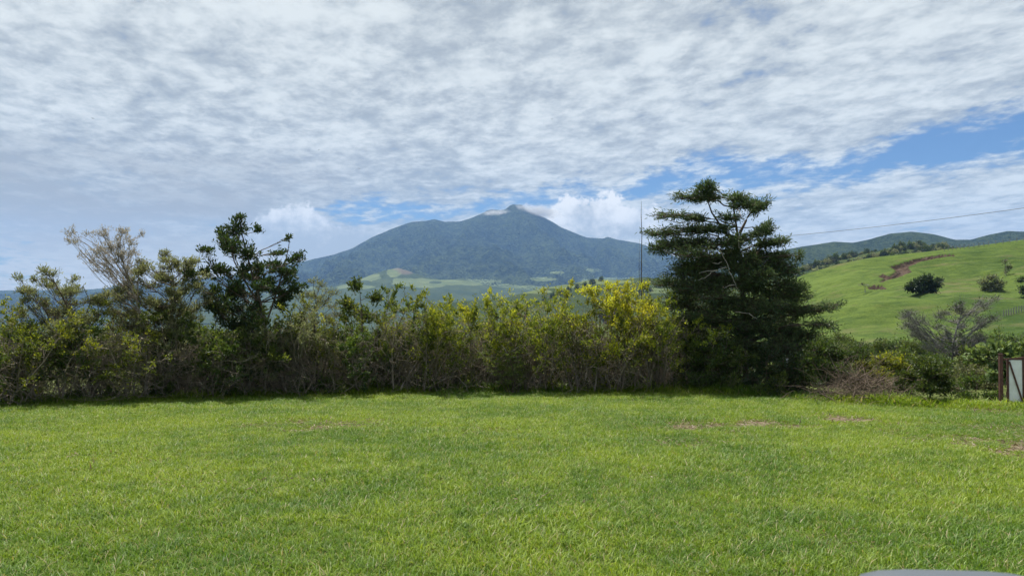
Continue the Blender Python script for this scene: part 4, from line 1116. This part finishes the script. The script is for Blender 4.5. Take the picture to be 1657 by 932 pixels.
for i in range(210):
    Y = 815 + (i * 61.7) % 95; px = 1275 + (i * 47.3) % 318
    x = float((px - 828.5) / F * Y); s = rng0.choice((0.5, 0.65, 0.8, 1.0, 1.25)) * (1.0 if px < 1530 else 0.6)
    place_v(prot_t[i % 3], (x, Y, float(sfn(x, Y)) - 0.8), rng0.uniform(0, 6.28), s, 'tree in the wooded skyline behind the green hill, ' + ('next to the conifer' if px < 1360 else 'left of the landslip scar' if px < 1440 else 'above the landslip scar' if px < 1520 else 'right of the landslip scar'), GT, 'tree')
for i in range(70):
    Y = 1180 + (i * 83.3) % 320; px = 830 + (i * 39.1) % 300
    x = float((px - 828.5) / F * Y); s = rng0.uniform(0.7, 1.5)
    place_v(prot_t[i % 3], (x, Y, float(lfn(x, Y)) - 0.8), rng0.uniform(0, 6.28), s, 'small dark tree on the low hill between hedge and volcano', 'trees on the low hill', 'tree')

# --- gate at the right edge
def box(name, c, size, mat, parent, rz=0.0, ry=0.0, bev=0.006, rot=None):
    import bmesh
    bm = bmesh.new(); bmesh.ops.create_cube(bm, size=1.0)
    bmesh.ops.scale(bm, vec=size, verts=bm.verts)
    bmesh.ops.bevel(bm, geom=bm.edges[:], offset=min(bev, min(size) * .3), segments=2, affect='EDGES')
    me = bpy.data.meshes.new(name); bm.to_mesh(me); bm.free()
    o = obj(name, me, mat, parent, c); o.rotation_euler = rot or (0, ry, rz)
    return o
def gate():
    Y = 20.2; k = Y / F
    p0 = at(1644, 664, Y); z = float(ground_z(p0[0], Y)); p0[2] = z
    t = empty('gate', p0, 'white sheet metal gate leaf with rusty frame and diagonal brace', 'gate')
    t.rotation_euler = (0, 0, R(-22))
    W, H = 0.345, 1.18
    box('stile', (-W / 2, 0, H / 2 + 0.04), (0.05, 0.05, H + 0.0), M['rust'], t)
    box('stile', (W / 2, 0, H / 2 + 0.10), (0.05, 0.05, H), M['rust'], t)
    box('rail', (0, 0, H + 0.062), (W + 0.05, 0.046, 0.045), M['rust'], t, ry=R(-8))
    box('rail', (0, 0.004, 0.09), (W - 0.052, 0.040, 0.04), M['rust'], t, ry=R(-8))
    L = math.hypot(W - .06, H - .16)
    box('brace', (0, -0.032, H / 2 + 0.07), (0.042, 0.016, L), M['rust'], t, ry=-math.atan2(W - .06, H - .16))
    box('sheet', (0, 0, H / 2 + 0.075), (W - 0.054, 0.012, H - 0.10), M['sheet'], t, bev=0.002)
    for zz in (0.35, 0.62): box('hinge', (-W / 2 - 0.033, -0.01, zz), (0.02, 0.03, 0.09), M['rust'], t)
    for px, h, lb in [(1620, 1.32, 'rusty brown gate post left of the white gate leaf'), (1668, 1.36, 'rusty gate post just beyond the right edge')]:
        p = at(px, 663, Y + 0.5); z = float(ground_z(p[0], Y + .5))
        q = empty('gate_post', (p[0], Y + 0.5, z), lb, 'post', 'posts beside the gate')
        box('shaft', (0, 0, h / 2 - 0.1), (0.085, 0.085, h + 0.2), M['rust'], q)
        box('cap', (0, 0, h + 0.012), (0.10, 0.10, 0.02), M['rust'], q)
    a = at(1620, 583, Y + .5); b = at(1668, 580, Y + .5); c = (a + b) / 2
    rl = box('top_rail', c, (np.linalg.norm(b - a) - 0.09, 0.05, 0.05), M['rust'], None)
    tag(rl, 'rusty rail spanning the posts above the white gate leaf', 'rail')
gate()

# --- the blurred car part in the bottom right corner
def car_mirror():
    Y = 0.75; c = at(1568, 1050, Y)
    import bmesh
    t = empty('car_mirror', c, 'blurred blue grey rounded car part at the bottom right corner', 'car part')
    bm = bmesh.new(); bmesh.ops.create_cube(bm, size=1.0)
    bmesh.ops.subdivide_edges(bm, edges=bm.edges[:], cuts=6, use_grid_fill=True)
    k = Y / F
    for v in bm.verts:
        x, y, z = v.co * 2
        n = 5.0; r = (abs(x) ** n + abs(z) ** n + abs(y) ** 3) ** (1 / n) if (x or y or z) else 1
        m = max(abs(x), abs(y), abs(z)); s = m / max(r, 1e-6)
        v.co = (x * s * 178 * k * (1 - 0.04 * z), y * s * 0.06, (z * s * 110 - 0.022 * x * 170 + 0.0 * x * x) * k)
    for f in bm.faces: f.smooth = True
    me = bpy.data.meshes.new('mirror_housing'); bm.to_mesh(me); bm.free()
    obj('housing', me, M['car'], t)
    box('mirror_glass', (0, -0.057, -0.005), (0.16, 0.006, 0.09), M['glass'], t)
    box('arm', (0.06, 0.0, -0.16), (0.07, 0.05, 0.20), M['carblack'], t, bev=0.015)
car_mirror()

# --- birds
def birds():
    import bmesh
    me = {}
    P = Plant(500); P.chain([(-0.22, 0, 0), (-0.12, 0, 0.01), (0, 0, 0), (0.14, 0, 0), (0.26, 0, 0.01)], [0.02, 0.06, 0.075, 0.055, 0.015]); body = P.wood_mesh('bird_body', 8)
    V = [(0.10, 0.03, 0), (-0.08, 0.03, 0), (0.09, 0.35, 0.12), (-0.12, 0.35, 0.11), (0.0, 0.72, 0.05), (-0.12, 0.66, 0.045)]
    T = [(0.10, 0.03, 0.016), (-0.08, 0.03, 0.012), (0.09, 0.35, 0.135), (-0.12, 0.35, 0.12), (0.0, 0.72, 0.06), (-0.12, 0.66, 0.055)]
    n = 6; Q = [(0, 2, 3, 1), (2, 4, 5, 3), (6, 7, 9, 8), (8, 9, 11, 10), (0, 1, 7, 6), (4, 10, 11, 5), (0, 6, 8, 2), (2, 8, 10, 4), (1, 3, 9, 7), (3, 5, 11, 9)]
    wing = mesh_np('bird_wing', V + T, Q, smooth=False)
    wing2 = mesh_np('bird_wing', [(a, -b, c) for a, b, c in V + T], [q[::-1] for q in Q], smooth=False)
    for (px, py, Y, rz, lb) in [(150, 192, 230, 1.2, 'dark bird gliding in the clouds at upper left'), (516, 243, 330, 0.4, 'tiny dark bird left of the middle of the sky'),
                                (581, 273, 360, 2.0, 'tiny bird lowest in the sky, above the left shoulder of the volcano'), (893, 193, 330, 0.9, 'tiny bird above the volcano, rightmost of the birds')]:
        t = empty('bird', at(px, py, Y), lb, 'bird', 'birds flying in the clouds'); t.rotation_euler = (0.25, 0.1, rz)
        obj('body', body, M['bird'], t); obj('wing', wing, M['bird'], t); obj('wing', wing2, M['bird'], t)
birds()

# --- cloud clinging to the summit: bodies of vapour
def summit_cloud():
    import bmesh
    for q, (a, b, Y, rx, ry, dp, dn, lb) in enumerate([(870, 342, 8880, 44, 12, 330, 0.009, 'white cloud cap draped over the right side of the volcano summit'),
                                                       (803, 345, 8820, 30, 6, 220, 0.008, 'thin cloud wisp in front of the left shoulder of the volcano summit')]):
        c = at(a, b, Y); k = Y / F
        bm = bmesh.new(); bmesh.ops.create_icosphere(bm, subdivisions=3, radius=1.0)
        me = bpy.data.meshes.new('cloud'); bm.to_mesh(me); bm.free()
        m, N = new_mat('cloud vapour')
        tc = N.node('ShaderNodeTexCoord').outputs['Object']
        mp = N.node('ShaderNodeMapping'); N.put(mp.inputs[0], tc); mp.inputs['Scale'].default_value = (rx * k / 90, dp / 90, ry * k / 60); mp.inputs['Location'].default_value = (q * 3.7, 0, 0)
        n = N.noise(mp.outputs[0], 1.0, 6.0, 0.62, 0.4)
        ln = N.node('ShaderNodeVectorMath', operation='LENGTH'); N.put(ln.inputs[0], tc)
        d = N.smooth(N.sub(n, N.mul(N.math('POWER', ln.outputs['Value'], 1.6), 0.42)), 0.16, 0.50)
        pv = N.node('ShaderNodeVolumePrincipled'); pv.inputs['Color'].default_value = (0.98, 0.98, 0.98, 1); N.put(pv.inputs['Density'], N.mul(d, dn))
        N.l.new(pv.outputs[0], N.out.inputs['Volume'])
        o = obj('cloud', me, m, None, c); o.scale = (rx * k, dp, ry * k); o.rotation_euler = (0, R(9) if q == 0 else R(-6), 0)
        tag(o, lb, 'cloud')
summit_cloud()

# --- haze: the air between here and the volcano
def haze():
    me = bpy.data.meshes.new('haze')
    x, y0, y1, z0, z1 = 12800, -12800, 12800, -260, 1320
    V = [(-x, y0, z0), (x, y0, z0), (x, y1, z0), (-x, y1, z0), (-x, y0, z1), (x, y0, z1), (x, y1, z1), (-x, y1, z1)]
    me.from_pydata(V, [], [(0, 3, 2, 1), (4, 5, 6, 7), (0, 1, 5, 4), (1, 2, 6, 5), (2, 3, 7, 6), (3, 0, 4, 7)]); me.update()
    m, N = new_mat('haze air')
    pv = N.node('ShaderNodeVolumePrincipled'); pv.inputs['Color'].default_value = (0.29, 0.53, 0.97, 1); pv.inputs['Density'].default_value = 5.3e-5
    N.l.new(pv.outputs[0], N.out.inputs['Volume'])
    tag(obj('haze', me, m), 'pale haze in the air between the lawn and the volcano', 'haze', kind='stuff')
haze()
